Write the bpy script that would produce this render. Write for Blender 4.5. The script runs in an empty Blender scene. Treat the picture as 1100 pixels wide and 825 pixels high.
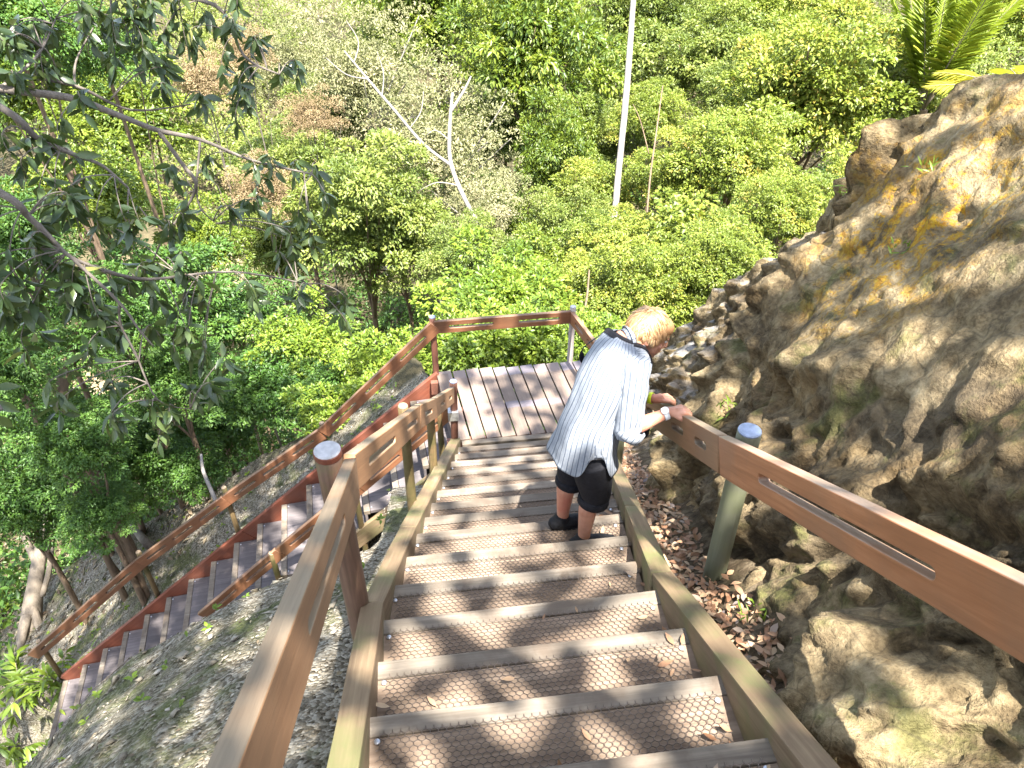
import bpy, bmesh, math, random
import numpy as np
from mathutils import Vector, Matrix, noise, Euler

SC = bpy.context.scene
COL = SC.collection
R = math.radians
rng = np.random.default_rng(7)
random.seed(7)

# ------------------------------------------------------------------ helpers
F, PITCH, YAW = 826.0, R(38.0), R(7.2)
_f0 = Vector((math.sin(YAW), math.cos(YAW), 0)); _rt = Vector((math.cos(YAW), -math.sin(YAW), 0)); _z = Vector((0, 0, 1))
_fw = _f0 * math.cos(PITCH) - _z * math.sin(PITCH); _up = _f0 * math.sin(PITCH) + _z * math.cos(PITCH)

def ray(px, py):
    return _fw + _rt * ((px - 550) / F) + _up * ((412.5 - py) / F)

def at(px, py, d):
    """survey point: what stands d metres deep at a pixel of the reference"""
    return ray(px, py) * d

def tag(o, label=None, cat=None, group=None, kind=None):
    if label: o['label'] = label
    if cat: o['category'] = cat
    if group: o['group'] = group
    if kind: o['kind'] = kind
    return o

def empty(name, loc=(0, 0, 0)):
    o = bpy.data.objects.new(name, None); COL.objects.link(o)
    o.location = loc; o.empty_display_size = .2
    return o

def link(name, me, mat=None, parent=None, M=None):
    o = bpy.data.objects.new(name, me); COL.objects.link(o)
    if mat is not None and len(me.materials) == 0: me.materials.append(mat)
    W = M if M is not None else Matrix.Identity(4)
    if parent is not None:
        o.parent = parent
        P = Matrix.Identity(4); q = parent
        while q is not None:
            P = q.matrix_basis @ P; q = q.parent
        o.matrix_basis = P.inverted() @ W
    else:
        o.matrix_basis = W
    return o

def mesh(name, verts, faces, smooth=False):
    me = bpy.data.meshes.new(name); me.from_pydata([tuple(v) for v in verts], [], faces); me.update()
    if smooth: me.polygons.foreach_set('use_smooth', [True] * len(me.polygons))
    return me

def np_mesh(name, V, quads=None, tris=None, smooth=False, face_attr=None):
    me = bpy.data.meshes.new(name)
    V = np.asarray(V, np.float32); me.vertices.add(len(V)); me.vertices.foreach_set('co', V.ravel())
    parts = []; tot = []
    if quads is not None and len(quads): parts.append(np.asarray(quads, np.int32).ravel()); tot.append(np.full(len(quads), 4, np.int32))
    if tris is not None and len(tris): parts.append(np.asarray(tris, np.int32).ravel()); tot.append(np.full(len(tris), 3, np.int32))
    li = np.concatenate(parts); lt = np.concatenate(tot); ls = np.concatenate(([0], np.cumsum(lt)[:-1])).astype(np.int32)
    me.loops.add(len(li)); me.loops.foreach_set('vertex_index', li)
    me.polygons.add(len(lt)); me.polygons.foreach_set('loop_start', ls)
    try: me.polygons.foreach_set('loop_total', lt)
    except Exception: pass
    me.update(calc_edges=True)
    if smooth: me.polygons.foreach_set('use_smooth', np.ones(len(lt), bool))
    if face_attr is not None:
        a = me.attributes.new('tint', 'FLOAT', 'FACE'); a.data.foreach_set('value', np.asarray(face_attr, np.float32))
    return me

def frame(p, d, up=(0, 0, 1)):
    """matrix with local x along d, local z near up"""
    x = Vector(d).normalized(); u = Vector(up); y = u.cross(x)
    if y.length < 1e-5: y = Vector((0, 1, 0)).cross(x)
    y.normalize(); z = x.cross(y)
    M = Matrix((x, y, z)).transposed().to_4x4(); M.translation = Vector(p)
    return M

def box_me(name, x0, x1, y0, y1, z0, z1, bev=.004, rough=0, seed=0, seg=1):
    bm = bmesh.new()
    nx = max(1, seg); vs = []
    bmesh.ops.create_cube(bm, size=1)
    for v in bm.verts:
        v.co = ((x0 + x1) / 2 + v.co.x * (x1 - x0), (y0 + y1) / 2 + v.co.y * (y1 - y0), (z0 + z1) / 2 + v.co.z * (z1 - z0))
    if nx > 1:
        ed = [e for e in bm.edges if abs(e.verts[0].co.x - e.verts[1].co.x) > 1e-5]
        bmesh.ops.subdivide_edges(bm, edges=ed, cuts=nx - 1)
    if bev:
        ed = [e for e in bm.edges if len(e.link_faces) == 2 and e.calc_face_angle(0) > .5]
        bmesh.ops.bevel(bm, geom=ed, offset=bev, segments=2, affect='EDGES', profile=.6)
    if rough:
        for v in bm.verts:
            n = noise.noise_vector(v.co * 4 + Vector((seed * 3.1, seed, 0)))
            v.co += n * rough
    me = bpy.data.meshes.new(name); bm.to_mesh(me); bm.free()
    return me

def tube_vf(path, radii, n=10, cap=True, off=0, wob=0, seed=0):
    path = [Vector(p) for p in path]; V = []; Fc = []
    t0 = (path[1] - path[0]).normalized(); ref = Vector((0, 0, 1)) if abs(t0.z) < .9 else Vector((1, 0, 0))
    a = t0.cross(ref).normalized()
    for i, p in enumerate(path):
        t = (path[min(i + 1, len(path) - 1)] - path[max(i - 1, 0)]).normalized()
        a = (a - t * a.dot(t)).normalized(); b = t.cross(a)
        for k in range(n):
            th = 2 * math.pi * k / n
            r = radii[i]
            if wob: r *= 1 + wob * noise.noise(p * 3 + Vector((math.cos(th) * 1.3, math.sin(th) * 1.3, seed)))
            V.append(p + (a * math.cos(th) + b * math.sin(th)) * r)
    for i in range(len(path) - 1):
        for k in range(n):
            k2 = (k + 1) % n
            Fc.append((off + i * n + k, off + i * n + k2, off + (i + 1) * n + k2, off + (i + 1) * n + k))
    if cap:
        Fc.append(tuple(off + k for k in reversed(range(n))))
        Fc.append(tuple(off + (len(path) - 1) * n + k for k in range(n)))
    return V, Fc

def tubes_me(name, lst, n=8, smooth=True, wob=0):
    V = []; Fc = []
    for i, (p, r) in enumerate(lst):
        v, f = tube_vf(p, r, n, True, len(V), wob, i); V += v; Fc += f
    return mesh(name, V, Fc, smooth)

def smooth_path(pts, n=5):
    """Catmull-Rom through pts"""
    P = [Vector(p) for p in pts]; out = []
    for i in range(len(P) - 1):
        p0 = P[max(i - 1, 0)]; p1 = P[i]; p2 = P[i + 1]; p3 = P[min(i + 2, len(P) - 1)]
        for k in range(n):
            t = k / n
            out.append(.5 * ((2 * p1) + (p2 - p0) * t + (2 * p0 - 5 * p1 + 4 * p2 - p3) * t * t + (3 * p1 - p0 - 3 * p2 + p3) * t ** 3))
    out.append(P[-1]); return out

def lerp_list(a, n):
    return list(np.interp(np.linspace(0, 1, n), np.linspace(0, 1, len(a)), a))

# ------------------------------------------------------------------ materials
def new_mat(name):
    m = bpy.data.materials.new(name); m.use_nodes = True
    nt = m.node_tree; nt.nodes.clear()
    out = nt.nodes.new('ShaderNodeOutputMaterial')
    return m, nt, out

class NB:
    def __init__(s, nt): s.nt = nt
    def n(s, t, **kw):
        x = s.nt.nodes.new(t)
        for k, v in kw.items():
            if k.startswith('i_'):
                key = k[2:]
                x.inputs[int(key) if key.isdigit() else key.replace('_', ' ')].default_value = v
            else: setattr(x, k, v)
        return x
    def l(s, a, b): s.nt.links.new(a, b)
    def ramp(s, fac, stops, interp='LINEAR'):
        r = s.n('ShaderNodeValToRGB'); r.color_ramp.interpolation = interp
        e = r.color_ramp.elements
        while len(e) > 1: e.remove(e[-1])
        e[0].position = stops[0][0]; e[0].color = (*stops[0][1], 1)
        for p, c in stops[1:]:
            q = e.new(p); q.color = (*c, 1)
        s.l(fac, r.inputs[0]); return r.outputs[0]
    def mix(s, fac, a, b, mode='MIX'):
        m = s.n('ShaderNodeMix', data_type='RGBA', blend_type=mode)
        for i, v in ((0, fac), (6, a), (7, b)):
            if hasattr(v, 'links'): s.l(v, m.inputs[i])
            elif i == 0: m.inputs[0].default_value = v
            else: m.inputs[i].default_value = (*v, 1)
        return m.outputs[2]
    def noise(s, vec, scale, detail=4, rough=.55, dist=0):
        x = s.n('ShaderNodeTexNoise'); x.inputs['Scale'].default_value = scale; x.inputs['Detail'].default_value = detail
        x.inputs['Roughness'].default_value = rough; x.inputs['Distortion'].default_value = dist
        s.l(vec, x.inputs['Vector']); return x.outputs['Fac']
    def map(s, vec, scale=(1, 1, 1), loc=(0, 0, 0)):
        x = s.n('ShaderNodeMapping'); x.inputs['Scale'].default_value = scale; x.inputs['Location'].default_value = loc
        s.l(vec, x.inputs['Vector']); return x.outputs[0]
    def math(s, op, a, b=0):
        x = s.n('ShaderNodeMath', operation=op)
        for i, v in ((0, a), (1, b)):
            if hasattr(v, 'links'): s.l(v, x.inputs[i])
            else: x.inputs[i].default_value = v
        return x.outputs[0]
    def bump(s, h, strength, dist):
        x = s.n('ShaderNodeBump'); x.inputs['Strength'].default_value = strength; x.inputs['Distance'].default_value = dist
        s.l(h, x.inputs['Height']); return x.outputs[0]
    def band(s, v, lo, hi):
        x = s.n('ShaderNodeMapRange'); x.inputs['From Min'].default_value = lo; x.inputs['From Max'].default_value = hi
        s.l(v, x.inputs['Value']); return x.outputs[0]

def principled(b, out, color=None, rough=.6, normal=None, spec=.4, metal=0):
    p = b.n('ShaderNodeBsdfPrincipled')
    if color is not None:
        if hasattr(color, 'links'): b.l(color, p.inputs['Base Color'])
        else: p.inputs['Base Color'].default_value = (*color, 1)
    if hasattr(rough, 'links'): b.l(rough, p.inputs['Roughness'])
    else: p.inputs['Roughness'].default_value = rough
    p.inputs['Specular IOR Level'].default_value = spec; p.inputs['Metallic'].default_value = metal
    if normal is not None: b.l(normal, p.inputs['Normal'])
    if out is not None: b.l(p.outputs[0], out.inputs[0])
    return p

def wood(name, c_dark, c_mid, c_light, patch_col=None, stain_amt=.5, stain_scale=3, along='x', rough=.6, grain=1, bumpd=.0025, spec=.35, top=None):
    """weathered timber, grain along the local length; stain = moss / lichen / worn patches; top = greyed upper faces"""
    m, nt, out = new_mat(name); b = NB(nt)
    tc = b.n('ShaderNodeTexCoord'); oi = b.n('ShaderNodeObjectInfo')
    off = b.n('ShaderNodeVectorMath', operation='SCALE'); comb = b.n('ShaderNodeCombineXYZ')
    b.l(oi.outputs['Random'], comb.inputs[0]); b.l(oi.outputs['Random'], comb.inputs[1]); b.l(comb.outputs[0], off.inputs[0]); off.inputs['Scale'].default_value = 37.
    add = b.n('ShaderNodeVectorMath', operation='ADD'); b.l(tc.outputs['Object'], add.inputs[0]); b.l(off.outputs[0], add.inputs[1])
    v = add.outputs[0]
    sc = {'x': (1.6, 34, 34), 'y': (34, 1.6, 34), 'z': (34, 34, 1.6)}[along]
    g1 = b.noise(b.map(v, tuple(s * grain for s in sc)), 1.0, 6, .62, .5)
    g2 = b.noise(b.map(v, tuple(s * grain * 3 for s in sc)), 1.0, 3, .6, .2)
    g = b.math('ADD', b.math('MULTIPLY', g1, .7), b.math('MULTIPLY', g2, .3))
    c = b.ramp(g, ((.30, c_dark), (.5, c_mid), (.68, c_light)))
    blot = b.noise(v, 2.3, 4, .6)
    c = b.mix(b.band(blot, .35, .75), c, tuple(x * .72 for x in c_mid), 'MIX')
    if patch_col:
        s = b.noise(b.map(v, loc=(5, 3, 1)), stain_scale, 5, .62, .4)
        c = b.mix(b.math('MULTIPLY', b.band(s, .46, .64), stain_amt), c, patch_col)
    if top:
        ge = b.n('ShaderNodeNewGeometry'); sx = b.n('ShaderNodeSeparateXYZ'); b.l(ge.outputs['True Normal'], sx.inputs[0])
        tf = b.math('MULTIPLY', b.band(sx.outputs[2], .55, .8), b.band(b.noise(v, 3.1, 4), .2, .55))
        c = b.mix(tf, c, b.ramp(g, ((.3, tuple(x * .6 for x in top)), (.65, top))))
    hv = b.n('ShaderNodeHueSaturation'); vr = b.n('ShaderNodeMapRange'); b.l(oi.outputs['Random'], vr.inputs['Value']); vr.inputs['To Min'].default_value = .82; vr.inputs['To Max'].default_value = 1.16
    b.l(vr.outputs[0], hv.inputs['Value']); b.l(c, hv.inputs['Color']); c = hv.outputs[0]
    bn = b.bump(g, .55, bumpd)
    principled(b, out, c, rough, bn, spec)
    return m

def leaf_mat(name, stops, trans=.35, rough=.45, spec=.4, tcol=1.5, back=None):
    m, nt, out = new_mat(name); b = NB(nt)
    a = b.n('ShaderNodeAttribute', attribute_name='tint'); oi = b.n('ShaderNodeObjectInfo')
    f = b.math('ADD', a.outputs['Fac'], b.math('MULTIPLY', b.math('SUBTRACT', oi.outputs['Random'], .5), .18))
    c = b.ramp(f, stops)
    p = principled(b, None, c, rough, None, spec)
    t = b.n('ShaderNodeBsdfTranslucent'); tc = b.mix(.55, c, (.35 * tcol * .5, .45 * tcol * .5, .03), 'MIX')
    b.l(tc, t.inputs[0])
    mx = b.n('ShaderNodeMixShader'); mx.inputs[0].default_value = trans
    b.l(p.outputs[0], mx.inputs[1]); b.l(t.outputs[0], mx.inputs[2]); b.l(mx.outputs[0], out.inputs[0])
    return m

def plain(name, c, rough=.6, spec=.4, var=.25, scale=40, metal=0, bumpd=0):
    m, nt, out = new_mat(name); b = NB(nt); tc = b.n('ShaderNodeTexCoord')
    n = b.noise(tc.outputs['Object'], scale, 4)
    col = b.ramp(n, ((.3, tuple(x * (1 - var) for x in c)), (.7, tuple(min(1, x * (1 + var)) for x in c))))
    principled(b, out, col, rough, b.bump(n, .5, bumpd) if bumpd else None, spec, metal)
    return m

MT = {}
MT['tread'] = wood('TreadWood', (0.096, 0.063, 0.045), (0.215, 0.156, 0.111), (0.369, 0.280, 0.205), (0.127, 0.087, 0.062), .5, 2.5, rough=.75, grain=.8, bumpd=.003, spec=.2)
MT['nosing'] = wood('NosingWood', (0.101, 0.080, 0.063), (0.186, 0.156, 0.122), (0.293, 0.245, 0.194), (0.101, 0.075, 0.055), .75, 5, rough=.75, spec=.2)
MT['curb'] = wood('CurbWood', (0.111, 0.072, 0.043), (0.196, 0.136, 0.081), (0.281, 0.204, 0.123), (0.111, 0.123, 0.047), .75, 2.6, rough=.7, spec=.25)
MT['rail_tan'] = wood('RailTan', (0.165, 0.082, 0.038), (0.260, 0.136, 0.065), (0.324, 0.184, 0.094), (0.188, 0.116, 0.063), .4, 2, rough=.6, top=(0.260, 0.197, 0.134))
MT['rail_red'] = wood('RailRed', (0.188, 0.076, 0.032), (0.314, 0.132, 0.057), (0.404, 0.188, 0.088), (0.209, 0.108, 0.057), .6, 3, rough=.5, top=(0.348, 0.251, 0.182), bumpd=.004)
MT['rail_brown'] = wood('RailBrown', (0.125, 0.051, 0.023), (0.195, 0.082, 0.039), (0.257, 0.121, 0.062), (0.156, 0.094, 0.055), .4, 2, rough=.55, top=(0.234, 0.148, 0.094))
MT['red_paint'] = wood('RedStain', (.11, .032, .018), (.175, .052, .028), (.235, .082, .046), (.14, .065, .045), .5, 3, rough=.6)
MT['plank'] = wood('PlankGrey', (0.117, 0.085, 0.067), (0.186, 0.141, 0.111), (0.254, 0.197, 0.155), (0.117, 0.085, 0.070), .5, 3, rough=.6, spec=.3)
MT['tread_grey'] = wood('TreadGrey', (0.069, 0.059, 0.059), (0.126, 0.110, 0.110), (0.202, 0.176, 0.175), (0.088, 0.077, 0.075), .4, 3, rough=.7, spec=.2)
MT['post_brown'] = wood('PostBrown', (0.072, 0.041, 0.027), (0.135, 0.077, 0.050), (0.198, 0.117, 0.077), (0.108, 0.113, 0.027), .7, 2.5, along='z', rough=.65)
MT['post_green'] = wood('PostGreen', (0.128, 0.136, 0.080), (0.192, 0.196, 0.128), (0.256, 0.252, 0.176), (0.160, 0.176, 0.080), .5, 3, along='z', rough=.7)
MT['post_red'] = wood('PostRed', (.10, .04, .028), (.17, .07, .045), (.23, .10, .06), (.14, .07, .05), .4, 3, along='z', rough=.6)
MT['post_moss'] = wood('PostMoss', (0.080, 0.052, 0.024), (0.152, 0.100, 0.044), (0.216, 0.152, 0.068), (0.056, 0.060, 0.016), .8, 3.2, along='z', rough=.75)
MT['post_grey'] = wood('PostGrey', (.2, .17, .15), (.32, .28, .26), (.42, .38, .35), None, along='z', rough=.7)
MT['endgrain'] = plain('EndGrain', (0.360, 0.352, 0.360), .6, .4, .25, 35)
MT['cutwood'] = plain('CutWood', (.27, .20, .13), .7, .3, .25, 30)
MT['endblue'] = plain('CapPaint', (0.240, 0.288, 0.400), .45, .5, .3, 30)
MT['wire'] = plain('WireMesh', (.13, .10, .08), .5, .5, .4, 60, .25)
MT['bolt'] = plain('BoltHead', (0.385, 0.392, 0.420), .35, .5, .15, 30, .6)
MT['bracket'] = plain('SteelBracket', (.42, .42, .42), .4, .5, .25, 30, .7)

# foliage colours: (tint position, colour)
MT['leaf_gloss'] = leaf_mat('LeafGloss', ((0, (.04, .08, .012)), (.5, (.115, .165, .018)), (1, (.20, .235, .028))), .34, .42, .4)
#((0, (0.035, 0.077, 0.015)), (.5, (0.094, 0.156, 0.020)), (1, (0.175, 0.237, 0.027))), .32, .38, .45)
MT['leaf_pale'] = leaf_mat('LeafPale', ((0, (0.084, 0.093, 0.041)), (.5, (0.198, 0.196, 0.094)), (.85, (0.306, 0.283, 0.153)), (1, (0.356, 0.303, 0.188))), .25, .6, .25)
MT['leaf_mid'] = leaf_mat('LeafMid', ((0.00, (0.063, 0.095, 0.017)), (0.50, (0.131, 0.173, 0.032)), (1.00, (0.225, 0.248, 0.055))), .30, .45, .38)
MT['leaf_light'] = leaf_mat('LeafLight', ((0.00, (0.082, 0.120, 0.017)), (0.50, (0.170, 0.217, 0.030)), (0.88, (0.264, 0.286, 0.043)), (1.00, (0.378, 0.286, 0.055))), .32, .44, .38)
MT['leaf_shrub'] = leaf_mat('LeafShrub', ((0, (0.067, 0.123, 0.016)), (.5, (0.151, 0.224, 0.025)), (1, (0.246, 0.302, 0.036))), .38, .42, .4)
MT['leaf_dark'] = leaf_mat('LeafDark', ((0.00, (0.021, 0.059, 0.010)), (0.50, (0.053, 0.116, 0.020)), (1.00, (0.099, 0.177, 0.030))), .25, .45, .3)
MT['leaf_grey'] = leaf_mat('LeafGrey', ((0.00, (0.025, 0.046, 0.018)), (0.50, (0.048, 0.078, 0.030)), (0.90, (0.092, 0.127, 0.040)), (1.00, (0.253, 0.253, 0.070))), .18, .35, .55)
MT['leaf_palm'] = leaf_mat('LeafPalm', ((0, (0.121, 0.179, 0.022)), (.6, (0.261, 0.331, 0.033)), (1, (0.483, 0.421, 0.055))), .35, .4, .4)
MT['leaf_straw'] = leaf_mat('LeafStraw', ((0, (.12, .08, .045)), (.5, (.25, .175, .10)), (1, (.36, .28, .16))), .2, .65, .2)
MT['leaf_dry'] = leaf_mat('LeafDry', ((0, (0.163, 0.081, 0.044)), (.4, (0.350, 0.194, 0.112)), (.75, (0.420, 0.300, 0.188)), (1, (0.150, 0.125, 0.125))), .15, .6, .3)
MT['leaf_litter'] = leaf_mat('LeafLitter', ((0, (.07, .05, .035)), (.5, (.17, .13, .085)), (1, (.30, .25, .16))), .1, .7, .2)

def bark(name, a, c, scale=6):
    m, nt, out = new_mat(name); b = NB(nt); tc = b.n('ShaderNodeTexCoord')
    n = b.noise(b.map(tc.outputs['Object'], (3, 3, .8)), scale, 6, .65, .6); n2 = b.noise(tc.outputs['Object'], 1.3, 3)
    col = b.mix(b.band(n2, .4, .7), b.ramp(n, ((.3, a), (.7, c))), tuple((x + y) * .33 for x, y in zip(a, c)))
    principled(b, out, col, .8, b.bump(n, .8, .02), .2)
    return m
MT['bark'] = bark('BarkBrown', (.09, .06, .04), (.24, .17, .11))
MT['bark_white'] = bark('BarkWhite', (0.179, 0.159, 0.139), (0.290, 0.267, 0.243))
MT['bark_pale'] = bark('BarkPale', (0.140, 0.112, 0.084), (0.294, 0.245, 0.189))
MT['bark_grey'] = bark('BarkGrey', (0.120, 0.100, 0.084), (0.240, 0.204, 0.172), 9)

def rock_mat():
    m, nt, out = new_mat('Limestone'); b = NB(nt); tc = b.n('ShaderNodeTexCoord'); v = tc.outputs['Object']
    n1 = b.noise(v, 1.1, 7, .62, .6); n2 = b.noise(b.map(v, loc=(3, 7, 2)), 4.2, 8, .68, .4); n3 = b.noise(v, 17, 6, .7)
    vo = b.n('ShaderNodeTexVoronoi', feature='DISTANCE_TO_EDGE'); vo.inputs['Scale'].default_value = 3.1
    dv = b.n('ShaderNodeVectorMath', operation='ADD'); nc = b.n('ShaderNodeTexNoise'); nc.inputs['Scale'].default_value = 2.5; b.l(v, nc.inputs['Vector'])
    b.l(v, dv.inputs[0]); b.l(nc.outputs['Color'], dv.inputs[1]); b.l(dv.outputs[0], vo.inputs['Vector'])
    n4 = b.noise(v, 48, 5, .7)
    mixn = b.math('ADD', b.math('ADD', b.math('MULTIPLY', n2, .45), b.math('MULTIPLY', n3, .35)), b.math('MULTIPLY', n4, .20))
    c = b.ramp(mixn, ((.35, (.032, .023, .012)), (.44, (.105, .076, .040)), (.52, (.205, .155, .085)), (.61, (.32, .255, .15)), (.71, (.43, .37, .25))))
    c = b.mix(b.math('MULTIPLY', b.band(b.noise(b.map(v, loc=(11, 2, 5)), 1.7, 6, .65, .4), .52, .64), .7), c, b.ramp(mixn, ((.38, (.08, .045, .016)), (.62, (.30, .19, .075)))))   # ochre
    ge = b.n('ShaderNodeNewGeometry'); sp = b.n('ShaderNodeSeparateXYZ'); b.l(ge.outputs['Position'], sp.inputs[0]); sn = b.n('ShaderNodeSeparateXYZ'); b.l(ge.outputs['Normal'], sn.inputs[0])
    gr = b.math('MULTIPLY', b.math('MULTIPLY', b.band(sp.outputs[1], 4.3, 4.8), b.band(sn.outputs[2], .55, .8)), b.band(n1, .35, .55))
    c = b.mix(b.math('MULTIPLY', gr, .8), c, b.ramp(mixn, ((.38, (.09, .085, .082)), (.62, (.34, .325, .31)))))          # grey crust on top of the far ridge
    dk = b.noise(b.map(v, (1, .6, .6), (2, 2, 6)), 1.3, 8, .70, .4); c = b.mix(b.math('MULTIPLY', b.band(dk, .49, .61), .78), c, b.ramp(mixn, ((.38, (.022, .017, .011)), (.62, (.115, .085, .052)))))
    mo = b.math('MULTIPLY', b.band(b.noise(b.map(v, loc=(4, 4, 8)), 2.7, 7, .68), .55, .64), .7)
    c = b.mix(mo, c, b.ramp(mixn, ((.4, (.04, .042, .012)), (.62, (.15, .155, .045)))))
    at_ = b.n('ShaderNodeAttribute', attribute_name='lichen')
    li = b.math('MULTIPLY', b.band(b.noise(b.map(v, loc=(1, 9, 4)), 8, 8, .78, .3), .50, .57), at_.outputs['Fac'])
    c = b.mix(li, c, b.ramp(n4, ((.35, (.26, .11, .008)), (.65, (.42, .27, .015)))))
    cr = b.band(vo.outputs['Distance'], .0, .03)
    c = b.mix(b.math('MULTIPLY', b.math('SUBTRACT', 1, cr), .45), c, (.03, .024, .016))
    h = b.math('ADD', b.math('ADD', b.math('MULTIPLY', n2, .8), b.math('MULTIPLY', n3, .5)), b.math('MULTIPLY', b.noise(v, 60, 4, .6), .16))
    principled(b, out, c, .85, b.bump(h, 1.0, .05), .2)
    return m
MT['rock'] = rock_mat()

def ground_mat():
    m, nt, out = new_mat('HillsideGround'); b = NB(nt); tc = b.n('ShaderNodeTexCoord'); v = tc.outputs['Object']
    n1 = b.noise(v, .9, 6, .6, .3); n2 = b.noise(v, 9, 6, .68, .3)
    vo = b.n('ShaderNodeTexVoronoi'); vo.inputs['Scale'].default_value = 58; b.l(v, vo.inputs['Vector'])
    chip = b.n('ShaderNodeSeparateColor'); b.l(vo.outputs['Color'], chip.inputs[0])
    f = b.math('ADD', b.math('MULTIPLY', chip.outputs[0], .55), b.math('MULTIPLY', n2, .45))
    c = b.ramp(f, ((.22, (.05, .04, .027)), (.42, (.135, .115, .085)), (.6, (.215, .19, .15)), (.8, (.31, .285, .235))))
    c = b.mix(b.math('MULTIPLY', b.band(n1, .48, .64), .75), c, b.ramp(n2, ((.35, (.045, .04, .024)), (.65, (.12, .115, .06)))))
    n5 = b.noise(b.map(v, loc=(6, 2, 3)), 1.6, 7, .7, .4)
    c = b.mix(b.math('MULTIPLY', b.band(n5, .52, .62), .8), c, b.ramp(n2, ((.35, (.03, .038, .012)), (.65, (.10, .115, .035)))))
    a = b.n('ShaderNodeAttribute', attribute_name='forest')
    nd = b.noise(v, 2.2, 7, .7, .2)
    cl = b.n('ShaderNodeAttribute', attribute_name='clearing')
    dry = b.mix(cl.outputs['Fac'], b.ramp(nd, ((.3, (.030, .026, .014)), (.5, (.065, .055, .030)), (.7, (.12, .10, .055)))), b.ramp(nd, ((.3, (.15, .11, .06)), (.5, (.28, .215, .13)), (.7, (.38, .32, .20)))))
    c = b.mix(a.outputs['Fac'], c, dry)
    h = b.math('ADD', b.math('MULTIPLY', vo.outputs['Distance'], -.6), n2)
    principled(b, out, c, .9, b.bump(h, .9, .022), .15)
    return m
MT['ground'] = ground_mat()
def soil_mat():
    m, nt, out = new_mat('DarkSoil'); b = NB(nt); tc = b.n('ShaderNodeTexCoord'); v = tc.outputs['Object']
    n = b.noise(v, 14, 8, .72, .3); n2 = b.noise(v, 3, 5, .6)
    c = b.ramp(n, ((.32, (.03, .022, .013)), (.5, (.085, .062, .038)), (.68, (.19, .15, .10))))
    c = b.mix(b.math('MULTIPLY', b.band(n2, .5, .65), .5), c, (.075, .07, .03))
    principled(b, out, c, .9, b.bump(n, 1, .03), .15); return m
MT['soil'] = soil_mat()

def chip_mat():
    m, nt, out = new_mat('StoneChips'); b = NB(nt); a = b.n('ShaderNodeAttribute', attribute_name='tint')
    c = b.ramp(a.outputs['Fac'], ((0, (.075, .062, .042)), (.5, (.20, .178, .14)), (1, (.37, .34, .285))))
    principled(b, out, c, .85, None, .2); return m
MT['chip'] = chip_mat()

# ------------------------------------------------------------------ stair geometry (stair frame: x across, y forward/down the flight)
def nose(k):
    y = 1.376 + .325 * (k - 1) if k <= 6 else 3.001 + .297 * (k - 6)
    return y, -2.434 - .193 * (k - 1)
def T(y):
    return -2.434 - .594 * (y - 1.376) if y < 3.001 else -3.399 - .65 * (y - 3.001)
def xl(y): return -.30 if y < 2.1 else -.30 + .143 * (y - 2.1)
def xr(y): return .90 if y < 2.2 else .90 + .182 * (y - 2.2)
ZL = -5.136

def sm(x, a, b):
    t = min(1, max(0, (x - a) / (b - a))); return t * t * (3 - 2 * t)

def gh(x, y):
    """height of the hillside"""
    xe = min(max(x, -40), -.45)
    dx = -.45 - xe; dr = .04 * dx + .255 * dx * dx if dx < 2.3 else 1.441 + 1.05 * (dx - 2.3)
    zA = T(min(y, 5.7)) - .30 - dr
    if y < -2: zA = T(-2) - .30 - dr - .25 * (y + 2)
    u = -.9951 * x - .0995 * (y - 6.8); wv = .0995 * x - .9951 * (y - 6.8)
    zf = -5.136 - .789 * max(u, -.3)
    d = min(1, max(0, (-xe - .5) / 1.5))
    nz = .18 * d * noise.noise(Vector((x * .7, y * .7, 2))) + .09 * d * noise.noise(Vector((x * 1.9, y * 1.9, 5)))
    zA += nz - .65 * sm(y, 3.1, 4.6) * min(1, dx / .5)
    if u > -.3:
        wl = 1.16 - max(0, u - 1.5) * .20
        lim = zf - .75 + .55 * sm(u, 1.0, 1.9) + 1.1 * (wv - wl)
        zi = min(zA - .7 * sm(y, 3.3, 5.2) * (1 - sm(u, 1.2, 2.9)), lim)       # mound on the viewer's side
        zu = zf - .75                                                            # under the steps
        ow = max(0, -wv); lim_o = .55 + .42 * max(0, u)
        zo = zf - .16 - .12 * ow - .95 * max(0, ow - lim_o - .6 * noise.noise(Vector((x * .8, y * .8, 6)))) + nz * .6      # gravel shelf beyond the lower flight, then the wooded drop
        if wv > wl: zl = max(zu, zi)
        elif wv > .0: zl = zu
        else: zl = zu + (zo - zu) * sm(-wv, 0, .10)
    else: zl = zA
    zR = T(min(y, 5.7)) - .30 - .95 * max(0, min(y, 16) - 5.7)
    s = sm(u, -.3, .1) if y > 5 else 1
    z = zR + (zl - zR) * s if y > 3.4 else zA
    if 3.4 < y <= 5: z = zA + (zl - zA) * sm(y, 3.4, 3.8) if x < -.5 else zA
    fl = -15.5 + 1.2 * noise.noise(Vector((x * .08, y * .08, 1)))
    fl += max(0, y - 34) * .10
    k = 1.2; h = max(k - abs(z - fl), 0) / k
    return max(z, fl) + h * h * k * .25

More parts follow.
